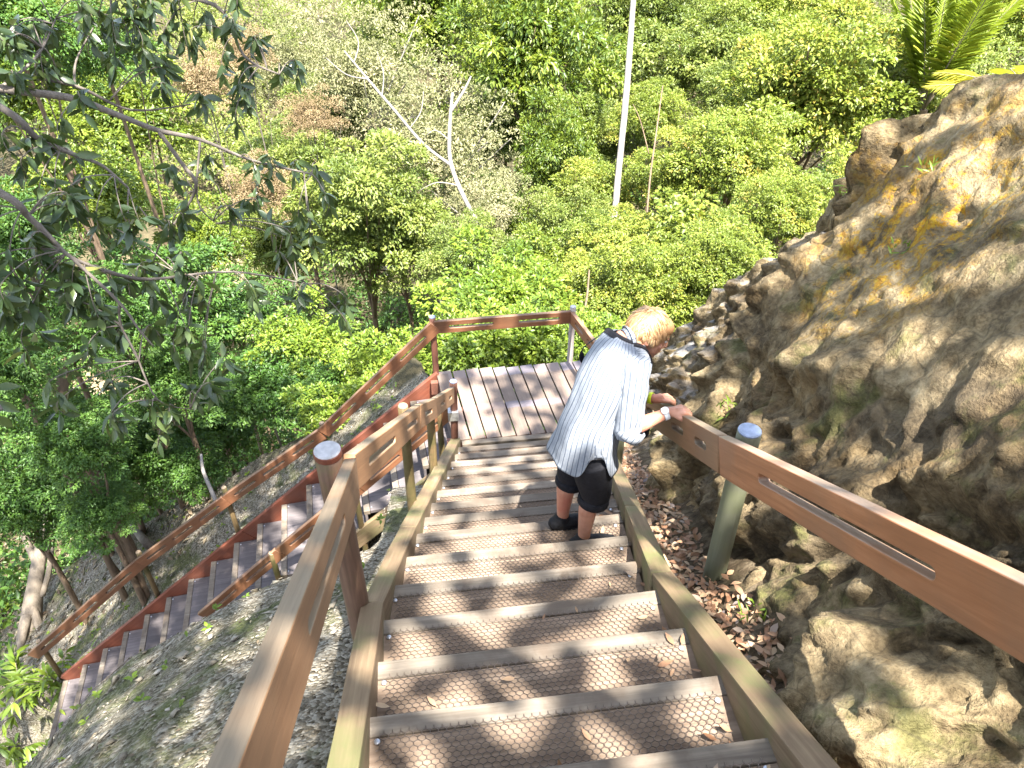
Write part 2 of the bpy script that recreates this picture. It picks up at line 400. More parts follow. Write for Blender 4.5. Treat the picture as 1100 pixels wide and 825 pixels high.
# ------------------------------------------------------------------ camera, light, world
cam = bpy.data.cameras.new('camera'); co = bpy.data.objects.new('camera', cam); COL.objects.link(co)
co.rotation_euler = (R(90) - PITCH, 0, -YAW); cam.sensor_width = 36; cam.lens = F / 1100 * 36
cam.clip_start = .05; cam.clip_end = 600
SC.camera = co
SUN = Vector((.13, -.42, 1.0)).normalized()
sl = bpy.data.lights.new('sun', 'SUN'); so = bpy.data.objects.new('sun', sl); COL.objects.link(so)
sl.energy = 5.0; sl.angle = R(.53); sl.color = (1, .955, .88)
so.rotation_euler = SUN.to_track_quat('Z', 'Y').to_euler(); so.location = (0, 0, 30)
w = bpy.data.worlds.new('World'); SC.world = w; w.use_nodes = True
nt = w.node_tree; bg = nt.nodes['Background']; sky = nt.nodes.new('ShaderNodeTexSky'); sky.sky_type = 'NISHITA'; sky.sun_disc = False
sky.sun_elevation = math.asin(SUN.z); sky.sun_rotation = math.atan2(SUN.x, SUN.y); sky.air_density = 1; sky.dust_density = 1.5
hs = nt.nodes.new('ShaderNodeHueSaturation'); hs.inputs['Saturation'].default_value = .7   # milky humid sky
nt.links.new(sky.outputs[0], hs.inputs['Color']); nt.links.new(hs.outputs[0], bg.inputs[0]); bg.inputs[1].default_value = .13
SC.view_settings.view_transform = 'Standard'; SC.view_settings.look = 'None'; SC.view_settings.exposure = 2.5; SC.view_settings.gamma = 1
SC.view_settings.use_curve_mapping = False
SC.cycles.max_bounces = 6; SC.cycles.diffuse_bounces = 3; SC.cycles.glossy_bounces = 2; SC.cycles.transmission_bounces = 3; SC.cycles.transparent_max_bounces = 4

# ------------------------------------------------------------------ ground sheet
def axis(segs):
    out = [segs[0][0]]
    for a, b_, st in segs:
        n = max(1, int(round((b_ - a) / st))); out += [a + (b_ - a) * (i + 1) / n for i in range(n)]
    return out
def gfine(x, y):
    a = min(1, max(0, (-.35 - x) / .3))
    return gh(x, y) + a * (.035 * noise.noise(Vector((x * 6, y * 6, 3))) + .02 * noise.noise(Vector((x * 15, y * 15, 7))))
GX = axis(((-160, -40, 12), (-40, -10, 1.5), (-10, -7, .3), (-7, .6, .075), (.6, 3, .2), (3, 40, 1.5), (40, 160, 12)))
GY = axis(((-60, -8, 6), (-8, -1, .6), (-1, 9, .085), (9, 14, .3), (14, 70, 1.5), (70, 300, 20)))
V = []; fo = []
for y in GY:
    for x in GX:
        z = gh(x, y)
        near = -8 < x < .6 and -1.5 < y < 10
        if near and x < -.35:
            a = min(1, (-.35 - x) / .3)
            z += a * (.035 * noise.noise(Vector((x * 6, y * 6, 3))) + .02 * noise.noise(Vector((x * 15, y * 15, 7))))
        if x > .5 and y > 5.5: z -= min(.5, (y - 5.5) * .5)
        if x > 1.2 and y < 6: z -= .35
        V.append((x, y, z)); q = noise.noise(Vector((x * .5, y * .5, 9))) * 1.5
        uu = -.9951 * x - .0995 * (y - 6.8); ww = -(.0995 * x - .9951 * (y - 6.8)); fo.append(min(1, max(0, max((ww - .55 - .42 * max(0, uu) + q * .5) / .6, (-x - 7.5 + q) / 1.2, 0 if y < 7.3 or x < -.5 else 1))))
nx = len(GX)
Q = [(j * nx + i, j * nx + i + 1, (j + 1) * nx + i + 1, (j + 1) * nx + i) for j in range(len(GY) - 1) for i in range(nx - 1)]
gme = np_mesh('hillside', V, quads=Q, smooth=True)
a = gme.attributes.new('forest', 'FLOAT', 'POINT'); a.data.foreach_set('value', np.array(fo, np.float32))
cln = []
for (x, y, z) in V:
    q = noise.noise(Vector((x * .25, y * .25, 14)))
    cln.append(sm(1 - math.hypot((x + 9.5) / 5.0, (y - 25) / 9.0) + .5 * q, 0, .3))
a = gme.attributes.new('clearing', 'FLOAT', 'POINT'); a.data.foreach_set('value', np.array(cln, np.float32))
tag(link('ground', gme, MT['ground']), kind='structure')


# ------------------------------------------------------------------ upper flight
def stairs_upper():
    root = empty('wooden_staircase', (.3, 1.376, -2.75))
    tag(root, 'upper flight of wire-meshed wooden steps running straight down to the plank landing', 'staircase')
    pts_wire = {}
    for k in range(-8, 15):
        y1, z1 = nose(k); y0, _ = nose(k - 1); y0 -= .035
        run = y1 - y0; ym = (y0 + y1) / 2
        a = xl(ym) - .01; b_ = xr(ym) + .01
        cx = (a + b_) / 2; w_ = b_ - a
        tilt = random.uniform(-.006, .006)
        M = Matrix.Translation((cx, y0, z1)) @ Euler((0, tilt, 0)).to_matrix().to_4x4()
        nw = .072
        t = link('tread', box_me('tread', -w_ / 2, w_ / 2, .0, run - nw - .002, -.045, -.004, .004, .003, k, 6), MT['tread'], root, M)
        link('nosing', box_me('nosing', -w_ / 2, w_ / 2, run - nw, run + .0, -.055, 0, .006, .0035, k + 50, 10), MT['nosing'], t, M)
        link('riser', box_me('riser', -w_ / 2, w_ / 2, .002, .03, -.0, .14, .002, 0, k, 1), MT['tread'], t, M)
        # chicken wire stapled over the tread
        if k >= -2:
            V = []; Fc = []
            cw, ch = .027, .0165; r = .0016; hh = .0045
            x0 = -w_ / 2 + .03; x1 = w_ / 2 - .03; nx = int((x1 - x0) / cw); ny = int((run - nw + .0) / ch)
            sag = lambda x, y: .003 * noise.noise(Vector((x * 5 + k, y * 9, k)))
            def seg(p, q):
                d = Vector((q[0] - p[0], q[1] - p[1], 0)).normalized(); n = Vector((-d.y, d.x, 0)) * r; i = len(V)
                for c in (p, q):
                    z = hh + sag(*c)
                    V.extend([(c[0] - n.x, c[1] - n.y, z), (c[0], c[1], z + r), (c[0] + n.x, c[1] + n.y, z)])
                Fc.extend([(i, i + 3, i + 4, i + 1), (i + 1, i + 4, i + 5, i + 2)])
            for j in range(ny + 1):
                yb = .006 + j * ch; o = (j % 2) * cw / 2
                if yb + ch > run - nw * .45: break
                for i in range(nx):
                    xb = x0 + i * cw + o
                    seg((xb, yb), (xb + cw / 2, yb + ch * .42)); seg((xb + cw / 2, yb + ch * .42), (xb + cw, yb))
                    seg((xb + cw / 2, yb + ch * .42), (xb + cw / 2, yb + ch))
            link('wire_mesh', mesh('wire_mesh', V, Fc), MT['wire'], t, M)
            for sx in (-w_ / 2 + .035, w_ / 2 - .05):
                bm = bmesh.new(); bmesh.ops.create_uvsphere(bm, u_segments=10, v_segments=6, radius=.011)
                for v in bm.verts: v.co = (v.co.x + sx, v.co.y + run - nw - .018, max(0, v.co.z) * .6 + .003)
                me = bpy.data.meshes.new('bolt'); bm.to_mesh(me); bm.free(); link('bolt', me, MT['bolt'], t, M)
    # stringers with a flat top: two boards per side, jointed beside the third step down
    def stringer(y0, y1, xf, side, lift=.065, wd=.095, dp=.30):
        p = Vector((xf(y0) + side * wd / 2, y0, T(y0) + lift)); q = Vector((xf(y1) + side * wd / 2, y1, T(y1) + lift))
        L = (q - p).length
        link('stringer', box_me('stringer', 0, L, -wd / 2, wd / 2, -dp, 0, .007, .004, y0 * 3 + side, 14), MT['curb'], root, frame(p, q - p))
    for s, xf in ((-1, xl), (1, xr)):
        stringer(-1.6, 2.11, xf, s); stringer(2.112, 3.0, xf, s, .063); stringer(3.003, 4.45, xf, s, .064); stringer(4.453, 5.62, xf, s, .063)
    return root
stairs_upper()

# ------------------------------------------------------------------ rail boards
def rail_board(name, p, q, H, TH, slots, mat, parent, up=(0, 0, 1), sh=.30):
    """board from p to q (top edge line), H high, TH thick, long rounded slots cut through: slots = [(s0, s1)] in metres"""
    p = Vector(p); q = Vector(q); L = (q - p).length
    cu = bpy.data.curves.new(name, 'CURVE'); cu.dimensions = '2D'; cu.fill_mode = 'BOTH'
    cu.extrude = TH / 2 - .004; cu.bevel_depth = .004; cu.bevel_resolution = 1
    def poly(pts):
        s = cu.splines.new('POLY'); s.points.add(len(pts) - 1)
        for i, c in enumerate(pts): s.points[i].co = (c[0], c[1], 0, 1)
        s.use_cyclic_u = True
    e = .004
    n = max(2, int(L / .15))
    wob = lambda x, o: .0025 * noise.noise(Vector((x * 3, o, p.x * 7)))
    poly([(e + (L - 2 * e) * i / n, -H + e + wob(i, 1)) for i in range(n + 1)] + [(L - e - (L - 2 * e) * i / n, -e + wob(i, 5)) for i in range(n + 1)])
    hs = H * sh / 2; yc = -H * .5
    for a, b_ in slots:
        pts = []
        rr = min(hs, (b_ - a) / 2)
        for k in range(9):
            th = math.pi / 2 + math.pi * k / 8; pts.append((a + rr + rr * math.cos(th), yc + hs * math.sin(th)))
        for k in range(9):
            th = -math.pi / 2 + math.pi * k / 8; pts.append((b_ - rr + rr * math.cos(th), yc + hs * math.sin(th)))
        poly(pts)
    tmp = bpy.data.objects.new(name, cu); COL.objects.link(tmp)
    dg = bpy.context.evaluated_depsgraph_get(); me = bpy.data.meshes.new_from_object(tmp.evaluated_get(dg))
    bpy.data.objects.remove(tmp); bpy.data.curves.remove(cu)
    me.materials.clear()
    # curve lies in local XY (y up); turn so that local x is length, local z is up
    me.transform(Matrix.Rotation(math.pi / 2, 4, 'X'))
    me.name = name
    return link(name, me, mat, parent, frame(p, q - p, up))

def log(name, base, top, r0, r1, mat, parent, cap=None, n=20, capname='cap', rim=None):
    """round post with a domed or flat cap"""
    base = Vector(base); top = Vector(top); L = (top - base).length
    path = [(0, 0, L * i / 8) for i in range(9)]
    V, Fc = tube_vf(path, [r0 + (r1 - r0) * i / 8 for i in range(9)], n, True, 0, .03, base.x * 5)
    M = frame(base, top - base) @ Matrix(((0, 0, 1, 0), (0, 1, 0, 0), (-1, 0, 0, 0), (0, 0, 0, 1)))
    me = mesh(name, V, Fc); me.polygons.foreach_set('use_smooth', [len(f.vertices) == 4 for f in me.polygons])
    o = link(name, me, mat, parent, M)
    if cap is not None:
        h = .006
        V, Fc = tube_vf([(0, 0, L + .001), (0, 0, L + h), (0, 0, L + h + .004), (0, 0, L + h + .006)], [r1 * .97, r1 * .97, r1 * .86, r1 * .3], n, True)
        c = link(capname, mesh(capname, V, Fc), cap, o, M)
        if rim:
            V, Fc = tube_vf([(0, 0, L - .022), (0, 0, L - .018), (0, 0, L + .002), (0, 0, L + .004)], [r1 * 1.0, r1 * 1.035, r1 * 1.035, r1 * .98], n, True)
            link('rim', mesh('rim', V, Fc), rim, o, M)
    return o

# left railing of the upper flight
lr = empty('stair_railing', (-.4, 2.1, -3.05))
tag(lr, 'tan slotted wooden handrail on round posts left of the upper flight', 'railing')
pa0 = Vector((-.285, -.9, -1.913 + .594 * 3.0 - .0)); pa1 = Vector((-.327, 2.085, -1.925))
La = (pa1 - pa0).length
rail_board('rail_board', pa0, pa1, .152, .044, [(.2, .9), (1.15, 1.70), (La - 1.28, La - .50)], MT['rail_tan'], lr, sh=.26)
pb = [Vector((-.330, 2.095, -1.915)), Vector((-.118, 3.56, -2.905)), Vector((-.02, 4.42, -3.555)), Vector((.15, 5.56, -4.36))]
def sl2(L, n):
    g = L / (n + .35 * (n + 1)); return [(.35 * g + i * 1.35 * g, .35 * g + i * 1.35 * g + g) for i in range(n)]
for i in range(3):
    L = (pb[i + 1] - pb[i]).length - .004; d = (pb[i + 1] - pb[i]).normalized()
    s = [(L * .14, L * .50), (L * .70, L * .93)] if i == 0 else [(L * .25, L * .68)] if i == 1 else [(L * .22, L * .42), (L * .66, L * .82)]
    rail_board('rail_board', pb[i] + d * .002, pb[i] + d * (L + .002), .145, .044, s, MT['rail_tan'], lr, sh=.27)
log('post', (-.415, 2.13, -3.25), (-.405, 2.1, -1.895), .052, .050, MT['post_brown'], lr, MT['endgrain'], rim=MT['red_paint'])
log('post', (-.215, 3.53, -3.95), (-.20, 3.53, -2.885), .032, .030, MT['post_moss'], lr, MT['cutwood'])
log('post', (-.07, 4.5, -4.55), (-.055, 4.5, -3.66), .034, .032, MT['post_moss'], lr, MT['cutwood'])
ep = log('post', (.135, 5.60, -5.40), (.165, 5.62, -4.345), .036, .035, MT['post_red'], lr, MT['endblue'])
for zz in (-4.70, -4.84):
    pass
M = Matrix.Translation((.145, 5.60, -4.72))
link('bracket', box_me('bracket', -.05, .05, -.043, .043, -.055, .055, .01), MT['bracket'], ep, M)

# right railing of the upper flight
rr_ = empty('stair_railing', (1.24, 2.2, -3.15))
tag(rr_, 'reddish brown slotted handrail and grey-green round post beside the rock face', 'railing')
ra0 = Vector((1.185, -.9, -2.075 + .594 * 3.1)); ra1 = Vector((1.160, 2.235, -2.115))
L = (ra1 - ra0).length
rail_board('rail_board', ra0, ra1, .168, .046, [(.3, L - 1.75), (L - 1.36, L - .37)], MT['rail_red'], rr_, sh=.25)
ra2 = Vector((1.262, 3.95, -3.165)); ra3 = Vector((1.60, 5.60, -4.37))
L = (ra2 - ra1).length; d = (ra2 - ra1).normalized()
rail_board('rail_board', ra1 + d * .003, ra2, .16, .046, [(.16, .34), (.52, .74), (1.0, 1.3), (1.5, 1.75)], MT['rail_tan'], rr_, sh=.26)
L = (ra3 - ra2).length; d = (ra3 - ra2).normalized()
rail_board('rail_board', ra2 + d * .004, ra3, .15, .046, sl2(L, 3), MT['rail_tan'], rr_, sh=.26)
log('post', (1.255, 2.20, -3.25), (1.258, 2.215, -2.085), .051, .049, MT['post_green'], rr_, MT['endblue'])
log('post', (1.45, 4.5, -4.7), (1.455, 4.5, -3.60), .04, .038, MT['post_green'], rr_, MT['endgrain'])
log('post', (1.64, 5.62, -5.4), (1.645, 5.62, -4.36), .038, .036, MT['post_grey'], rr_, MT['endgrain'])

# ------------------------------------------------------------------ landing
ld = empty('landing_deck', (.75, 6.2, -5.4))
tag(ld, 'weathered plank landing between the two flights, its boards laid with open gaps', 'deck')
LD = Vector((-.105, .9945, 0)).normalized(); LU = Vector((LD.y, -LD.x, 0))
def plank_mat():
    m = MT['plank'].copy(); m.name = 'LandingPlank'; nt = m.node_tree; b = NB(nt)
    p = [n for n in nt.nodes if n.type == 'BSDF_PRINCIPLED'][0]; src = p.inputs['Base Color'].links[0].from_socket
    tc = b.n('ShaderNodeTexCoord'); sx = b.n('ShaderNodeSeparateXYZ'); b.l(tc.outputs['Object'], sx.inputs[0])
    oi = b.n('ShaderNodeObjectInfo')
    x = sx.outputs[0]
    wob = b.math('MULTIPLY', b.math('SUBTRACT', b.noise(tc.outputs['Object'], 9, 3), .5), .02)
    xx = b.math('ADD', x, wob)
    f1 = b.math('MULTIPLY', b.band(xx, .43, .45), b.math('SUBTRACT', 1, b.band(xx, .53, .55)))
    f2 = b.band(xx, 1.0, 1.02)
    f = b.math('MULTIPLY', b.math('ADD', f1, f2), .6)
    patch_col = b.mix(b.band(oi.outputs['Random'], .45, .6), (.15, .14, .17), (.19, .145, .13))  # bluish and brownish bands across the middle and far end, chosen per board
    c = b.mix(f, src, patch_col); b.l(c, p.inputs['Base Color'])
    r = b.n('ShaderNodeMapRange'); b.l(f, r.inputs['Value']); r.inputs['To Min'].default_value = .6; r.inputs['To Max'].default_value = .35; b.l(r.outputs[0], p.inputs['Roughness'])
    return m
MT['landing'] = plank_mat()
pitch = .1505
for i in range(11):
    u = .275 + (i - 1) * pitch
    base = Vector((u + .045, 5.685, ZL)); Lb = 1.165 + random.uniform(-.012, .012)
    if i == 0: base = Vector((u + .04, 5.69, ZL))
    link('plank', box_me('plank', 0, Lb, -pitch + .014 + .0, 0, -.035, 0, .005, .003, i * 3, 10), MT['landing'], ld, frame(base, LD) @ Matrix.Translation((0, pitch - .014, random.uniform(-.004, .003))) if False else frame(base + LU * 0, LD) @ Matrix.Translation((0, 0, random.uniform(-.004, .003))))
# narrower boards at the head of the lower flight
for i, (u, y0, Ln) in enumerate(((.012, 5.70, 1.10),)):
    link('plank', box_me('plank', 0, Ln, -.125, 0, -.035, 0, .005, .003, i + 70, 8), MT['plank'], ld, frame(Vector((u + .125, y0, ZL - .002)), LD))
for yy in (5.75, 6.22, 6.72):
    link('joist', box_me('joist', -.05, 1.6, -.03, .03, -.2, -.04, .004), MT['post_red'], ld, Matrix.Translation((.0 if yy > 6 else .12, yy, ZL)))
link('edge_beam', box_me('edge_beam', .215, 1.55, -.03, .032, -.19, -.001, .006, .003, 4, 8), MT['nosing'], ld, Matrix.Translation((0, 5.65, ZL)))
for (x, y) in ((.0, 6.83), (1.52, 6.83), (1.6, 5.75)):
    log('stilt', (x, y, -8.2), (x, y, ZL - .05), .06, .055, MT['post_moss'], ld)

# landing railing
lar = empty('landing_railing', (.75, 6.82, ZL))
tag(lar, 'reddish brown slotted railing closing the far edge of the plank landing', 'railing')
c0 = Vector((.035, 6.82, -4.45)); c1 = Vector((1.50, 6.84, -4.455)); L = (c1 - c0).length
rail_board('rail_board', c0, c1, .15, .042, [(L * .10, L * .43), (L * .61, L * .92)], MT['rail_brown'], lar, sh=.30)
c2 = Vector((1.515, 6.82, -4.455)); c3 = Vector((1.665, 6.12, -4.45)); L = (c3 - c2).length
rail_board('rail_board', c2, c3, .15, .042, [(L * .15, L * .46), (L * .6, L * .9)], MT['rail_brown'], lar, sh=.30)
c4 = Vector((1.668, 5.66, -4.44))
rail_board('rail_board', c3 + Vector((0, -.003, 0)), c4, .15, .042, [(.1, .3)], MT['rail_brown'], lar, sh=.30)
log('post', (.015, 6.86, -5.55), (.02, 6.865, -4.43), .036, .035, MT['post_red'], lar, MT['endblue'])
log('post', (1.525, 6.87, -5.55), (1.53, 6.875, -4.43), .034, .033, MT['post_grey'], lar, MT['endgrain'])

# ------------------------------------------------------------------ lower flight (goes down to the left)
D2 = Vector((-.9951, -.0995, 0)); N2 = Vector((-.0995, .9951, 0)); N2.normalize()
O2 = Vector((0.0, 6.80, 0))                      # outer edge, at the landing
SL2 = .789; W2 = 1.14
def P2(u, w_, z): return O2 + D2 * u - N2 * w_ + Vector((0, 0, z))
ls = empty('wooden_staircase', P2(2.4, .6, -7.6))
tag(ls, 'lower flight of dark grey steps with red side boards, descending to the left', 'staircase')
NS = 16
for k in range(NS):
    u1 = .30 + .325 * k; z1 = -5.43 - .2565 * k
    u0 = u1 - .36
    M = frame(P2(u0, .04, z1), D2)                  # local x down-slope, local y = left of travel
    w_ = W2 - .08
    # local +y of frame(up) = up x dir ; check the side
    yax = Vector((M[0][1], M[1][1], M[2][1])); sgn = 1 if yax.dot(-N2) > 0 else -1
    ya, yb = (0, w_) if sgn > 0 else (-w_, 0)
    t = link('tread', box_me('tread', .0, .295, ya, yb, -.045, -.004, .004, .003, k + 9, 3), MT['tread_grey'], ls, M)
    link('nosing', box_me('nosing', .298, .362, ya, yb, -.055, 0, .006, .003, k + 90, 3), MT['nosing'], t, M)
    link('riser', box_me('riser', .004, .03, ya, yb, .0, .2, .002), MT['tread_grey'], t, M)
    for q in (.045, w_ - .045):
        bm = bmesh.new(); bmesh.ops.create_uvsphere(bm, u_segments=8, v_segments=5, radius=.010)
        for v in bm.verts: v.co = (v.co.x + .28, v.co.y + (q if sgn > 0 else -q), max(0, v.co.z) * .6)
        me = bpy.data.meshes.new('bolt'); bm.to_mesh(me); bm.free(); link('bolt', me, MT['bolt'], t, M)
def str2(u0, u1, w_, zoff, mat, dp=.34, th=.05):
    p = P2(u0, w_, -5.136 - SL2 * u0 + zoff); q = P2(u1, w_, -5.136 - SL2 * u1 + zoff); Ls = (q - p).length
    link('side_board', box_me('side_board', 0, Ls, -th / 2, th / 2, -dp, 0, .006, .003, u0, 10), mat, ls, frame(p, q - p))
str2(-.02, 2.45, 0, .01, MT['red_paint']); str2(2.453, 5.2, 0, .005, MT['red_paint'])
str2(.02, 5.2, W2, -.20, MT['curb'], .2)
for u in (1.0, 2.6, 4.2):
    log('support', P2(u, .1, -5.6 - SL2 * u - 1.6), P2(u, .1, -5.5 - SL2 * u), .05, .05, MT['post_moss'], ls)

def rail2(name, label, w_, pts, posts, H, mat, slotn, postmat):
    r = empty(name, P2(2.5, w_, -7.4)); tag(r, label, 'railing')
    for i in range(len(pts) - 1):
        p = P2(pts[i][0], w_, pts[i][1]); q = P2(pts[i + 1][0], w_, pts[i + 1][1]); d = (q - p).normalized()
        L = (q - p).length - .004
        rail_board('rail_board', p + d * .002, p + d * (L + .002), H, .042, sl2(L, slotn[i]), mat, r, sh=.24)
    for u, zb, zt, wo in posts:
        log('post', P2(u, w_ - wo, zb), P2(u, w_ - wo, zt), .032, .030, postmat, r, MT['cutwood'])
    return r
rail2('stair_railing', 'orange-brown slotted handrail along the forest side of the lower flight', -.01,
      [(.0, -4.455), (1.352, -5.69), (2.557, -6.475), (3.73, -7.29), (5.4, -8.66)],
      [(1.30, -6.75, -5.655, .06), (2.53, -7.25, -6.44, .10), (3.70, -8.1, -7.27, .10), (5.25, -9.4, -8.55, .08)], .155, MT['rail_brown'], (3, 3, 3, 3), MT['post_moss'])
rail2('stair_railing', 'low orange slotted rail on the gravel side of the lower flight', 1.13,
      [(.02, -4.66), (1.0, -5.50), (1.9, -6.24), (2.86, -7.05)],
      [(.10, -5.7, -4.70, .0), (1.0, -6.6, -5.5, -.0), (1.95, -7.2, -6.3, .0)], .15, MT['rail_brown'], (2, 2, 2), MT['post_moss'])

# ------------------------------------------------------------------ rock face on the right
def tab(t, x):
    return float(np.interp(x, [a for a, _ in t], [b for _, b in t]))
XC = [(-1.5, 2.9), (0, 2.9), (2, 2.9), (3.4, 2.9), (3.72, 2.86), (3.92, 2.58), (4.1, 2.66), (4.4, 3.1), (4.7, 3.3), (5.25, 3.1), (5.87, 2.9), (6.28, 2.6), (6.7, 2.3), (7.4, 2.2)]
ZC = [(-1.5, 1.25), (0, .65), (2, -.42), (3.4, -1.09), (3.74, -1.17), (3.92, -1.8), (4.1, -2.1), (4.4, -1.98), (4.7, -2.0), (5.25, -2.66), (5.87, -3.55), (6.28, -4.22), (6.7, -5.1), (7.4, -7)]
GAP = [(-1.5, .1), (1.0, .05), (1.6, .02), (2.2, .07), (2.8, .0), (4, .08), (6, .12), (7.4, .5)]
BUL = [(-1.5, .02), (1.5, .0), (2.4, .02), (3.3, .10), (3.75, .14), (4.05, -.36), (4.6, -.34), (5.2, .0), (7.4, .05)]
def rock():
    ys = axis(((-1.5, .5, .045), (.5, 4.8, .0135), (4.8, 7.4, .024)))
    ts = axis(((0, 1, .0058), (1, 1.6, .03)))
    V = []; li = []
    for y in ys:
        xb = xr(min(y, 6.2)) + .10 + tab(GAP, y); zb = T(min(y, 5.8)) - .38 - max(0, y - 5.8) * 1.3
        xc, zc, bu = tab(XC, y), tab(ZC, y), tab(BUL, y)
        out = Vector((-(zc - zb), 0, xc - xb)); out.normalize()
        for t in ts:
            if t <= 1:
                x = xb + (xc - xb) * t - .10 * math.sin(math.pi * t) * (1 - t); z = zb + (zc - zb) * t
                o = out.copy(); amp = min(1, t * 6 + .25)
                sft = bu * math.sin(math.pi * min(1, t * 1.05)) ** 1.2
            else:
                x = xc + (t - 1) * 3.4; z = zc - .25 * (t - 1) - .9 * (t - 1) ** 2
                o = Vector((-.25, 0, 1)).normalized(); amp = 1; sft = 0
            if t > .8: o = (out * max(0, (1.2 - t) / .4) + Vector((-.2, 0, 1)) * min(1, (t - .8) / .4)).normalized()
            p = Vector((x, y, z)); d = .03 + .12 * noise.noise(p * 1.05)
            but = sm(t, .34, .55) * (1 - sm(y, 3.5, 3.85)); low = 1 - .75 * but
            bg = 1 - .6 * sm(y, 3.7, 4.0)
            for sc, am, jt, tl_ in ((1.35, .11 * bg, .06, .22 * bg), (3.6, .055, .036, .11), (9.5, .018, .011, .04)):
                qq = p * sc + noise.noise_vector(p * 2.1) * .30
                dist, pts = noise.voronoi(qq); c0 = pts[0] * 7.13
                tl = Vector((noise.cell(c0) - .5, noise.cell(c0 + Vector((9, 1, 4))) - .5, noise.cell(c0 + Vector((2, 8, 5))) - .5))
                e = min(1, max(0, (dist[1] - dist[0]) / .24))
                e = e * e * (3 - 2 * e)
                d += low * e * (am * (noise.cell(c0 + Vector((4, 4, 4))) - .5) + tl_ * tl.dot(qq - pts[0])) - low * jt * .8 * (1 - e)
            # craggy ridges at several sizes, pits, grit
            f_ = 3.0; a_ = .058
            for _ in range(5):
                d += a_ * (.42 - abs(noise.noise(p * f_ + Vector((f_, 0, 3))))); f_ *= 2.07; a_ *= .52
            d -= .05 * max(0, noise.noise(p * 6.3 + Vector((3, 3, 3))) - .22)
            pp = p + o * (sft + d * amp)
            V.append(pp)
            c = Vector((2.55, 3.15, -1.75)); li.append(max(0, 1 - (Vector(((pp.x - c.x) * .8, pp.y - c.y, pp.z - c.z)).length / .80) ** 2))
    n = len(ts)
    Q = [(j * n + i, (j + 1) * n + i, (j + 1) * n + i + 1, j * n + i + 1) for j in range(len(ys) - 1) for i in range(n - 1)]
    me = np_mesh('rock_face', V, quads=Q, smooth=True)
    a = me.attributes.new('lichen', 'FLOAT', 'POINT'); a.data.foreach_set('value', np.array(li, np.float32))
    return tag(link('rock_face', me, MT['rock']), 'rugged brown limestone face with yellow lichen rising beside the handrail', 'rock'), V, n, ys, ts
rock_o, RV, RN, RY, RT = rock()
def rock_at(y, t):
    j = int(np.argmin(np.abs(np.array(RY) - y))); i = int(np.argmin(np.abs(np.array(RT) - t))); return RV[j * RN + i].copy()

# ------------------------------------------------------------------ the visitor
def capsule(V, Fc, path, radii, n=14):
    """closed tapered tube with rounded ends"""
    path = [Vector(p) for p in path]
    d0 = (path[0] - path[1]).normalized(); d1 = (path[-1] - path[-2]).normalized()
    P = []; Rr = []
    for s in (.96, .7, .3): P.append(path[0] + d0 * radii[0] * s); Rr.append(radii[0] * math.sqrt(1 - s * s))
    P += path; Rr += list(radii)
    for s in (.3, .7, .96): P.append(path[-1] + d1 * radii[-1] * s); Rr.append(radii[-1] * math.sqrt(1 - s * s))
    v, f = tube_vf(P, Rr, n, True, len(V)); V += v; Fc += f

def ellip(V, Fc, c, ax, r, n=16, m=10):
    """ellipsoid; ax = three axes, r = three radii"""
    c = Vector(c); off = len(V)
    for i in range(m + 1):
        ph = math.pi * i / m
        for k in range(n):
            th = 2 * math.pi * k / n
            V.append(c + Vector(ax[0]) * (r[0] * math.sin(ph) * math.cos(th)) + Vector(ax[1]) * (r[1] * math.sin(ph) * math.sin(th)) + Vector(ax[2]) * (r[2] * math.cos(ph)))
    for i in range(m):
        for k in range(n):
            k2 = (k + 1) % n; Fc.append((off + i * n + k, off + (i + 1) * n + k, off + (i + 1) * n + k2, off + i * n + k2))

def remesh(name, V, Fc, vox, smooth=4, mat=None, parent=None):
    me = mesh(name, V, Fc)
    o = bpy.data.objects.new(name, me); COL.objects.link(o)
    m = o.modifiers.new('r', 'REMESH'); m.mode = 'VOXEL'; m.voxel_size = vox; m.use_smooth_shade = True
    s = o.modifiers.new('s', 'SMOOTH'); s.factor = .5; s.iterations = smooth
    dg = bpy.context.evaluated_depsgraph_get(); out = bpy.data.meshes.new_from_object(o.evaluated_get(dg))
    bpy.data.objects.remove(o); bpy.data.meshes.remove(me); out.name = name
    out.polygons.foreach_set('use_smooth', [True] * len(out.polygons))
    return link(name, out, mat, parent)

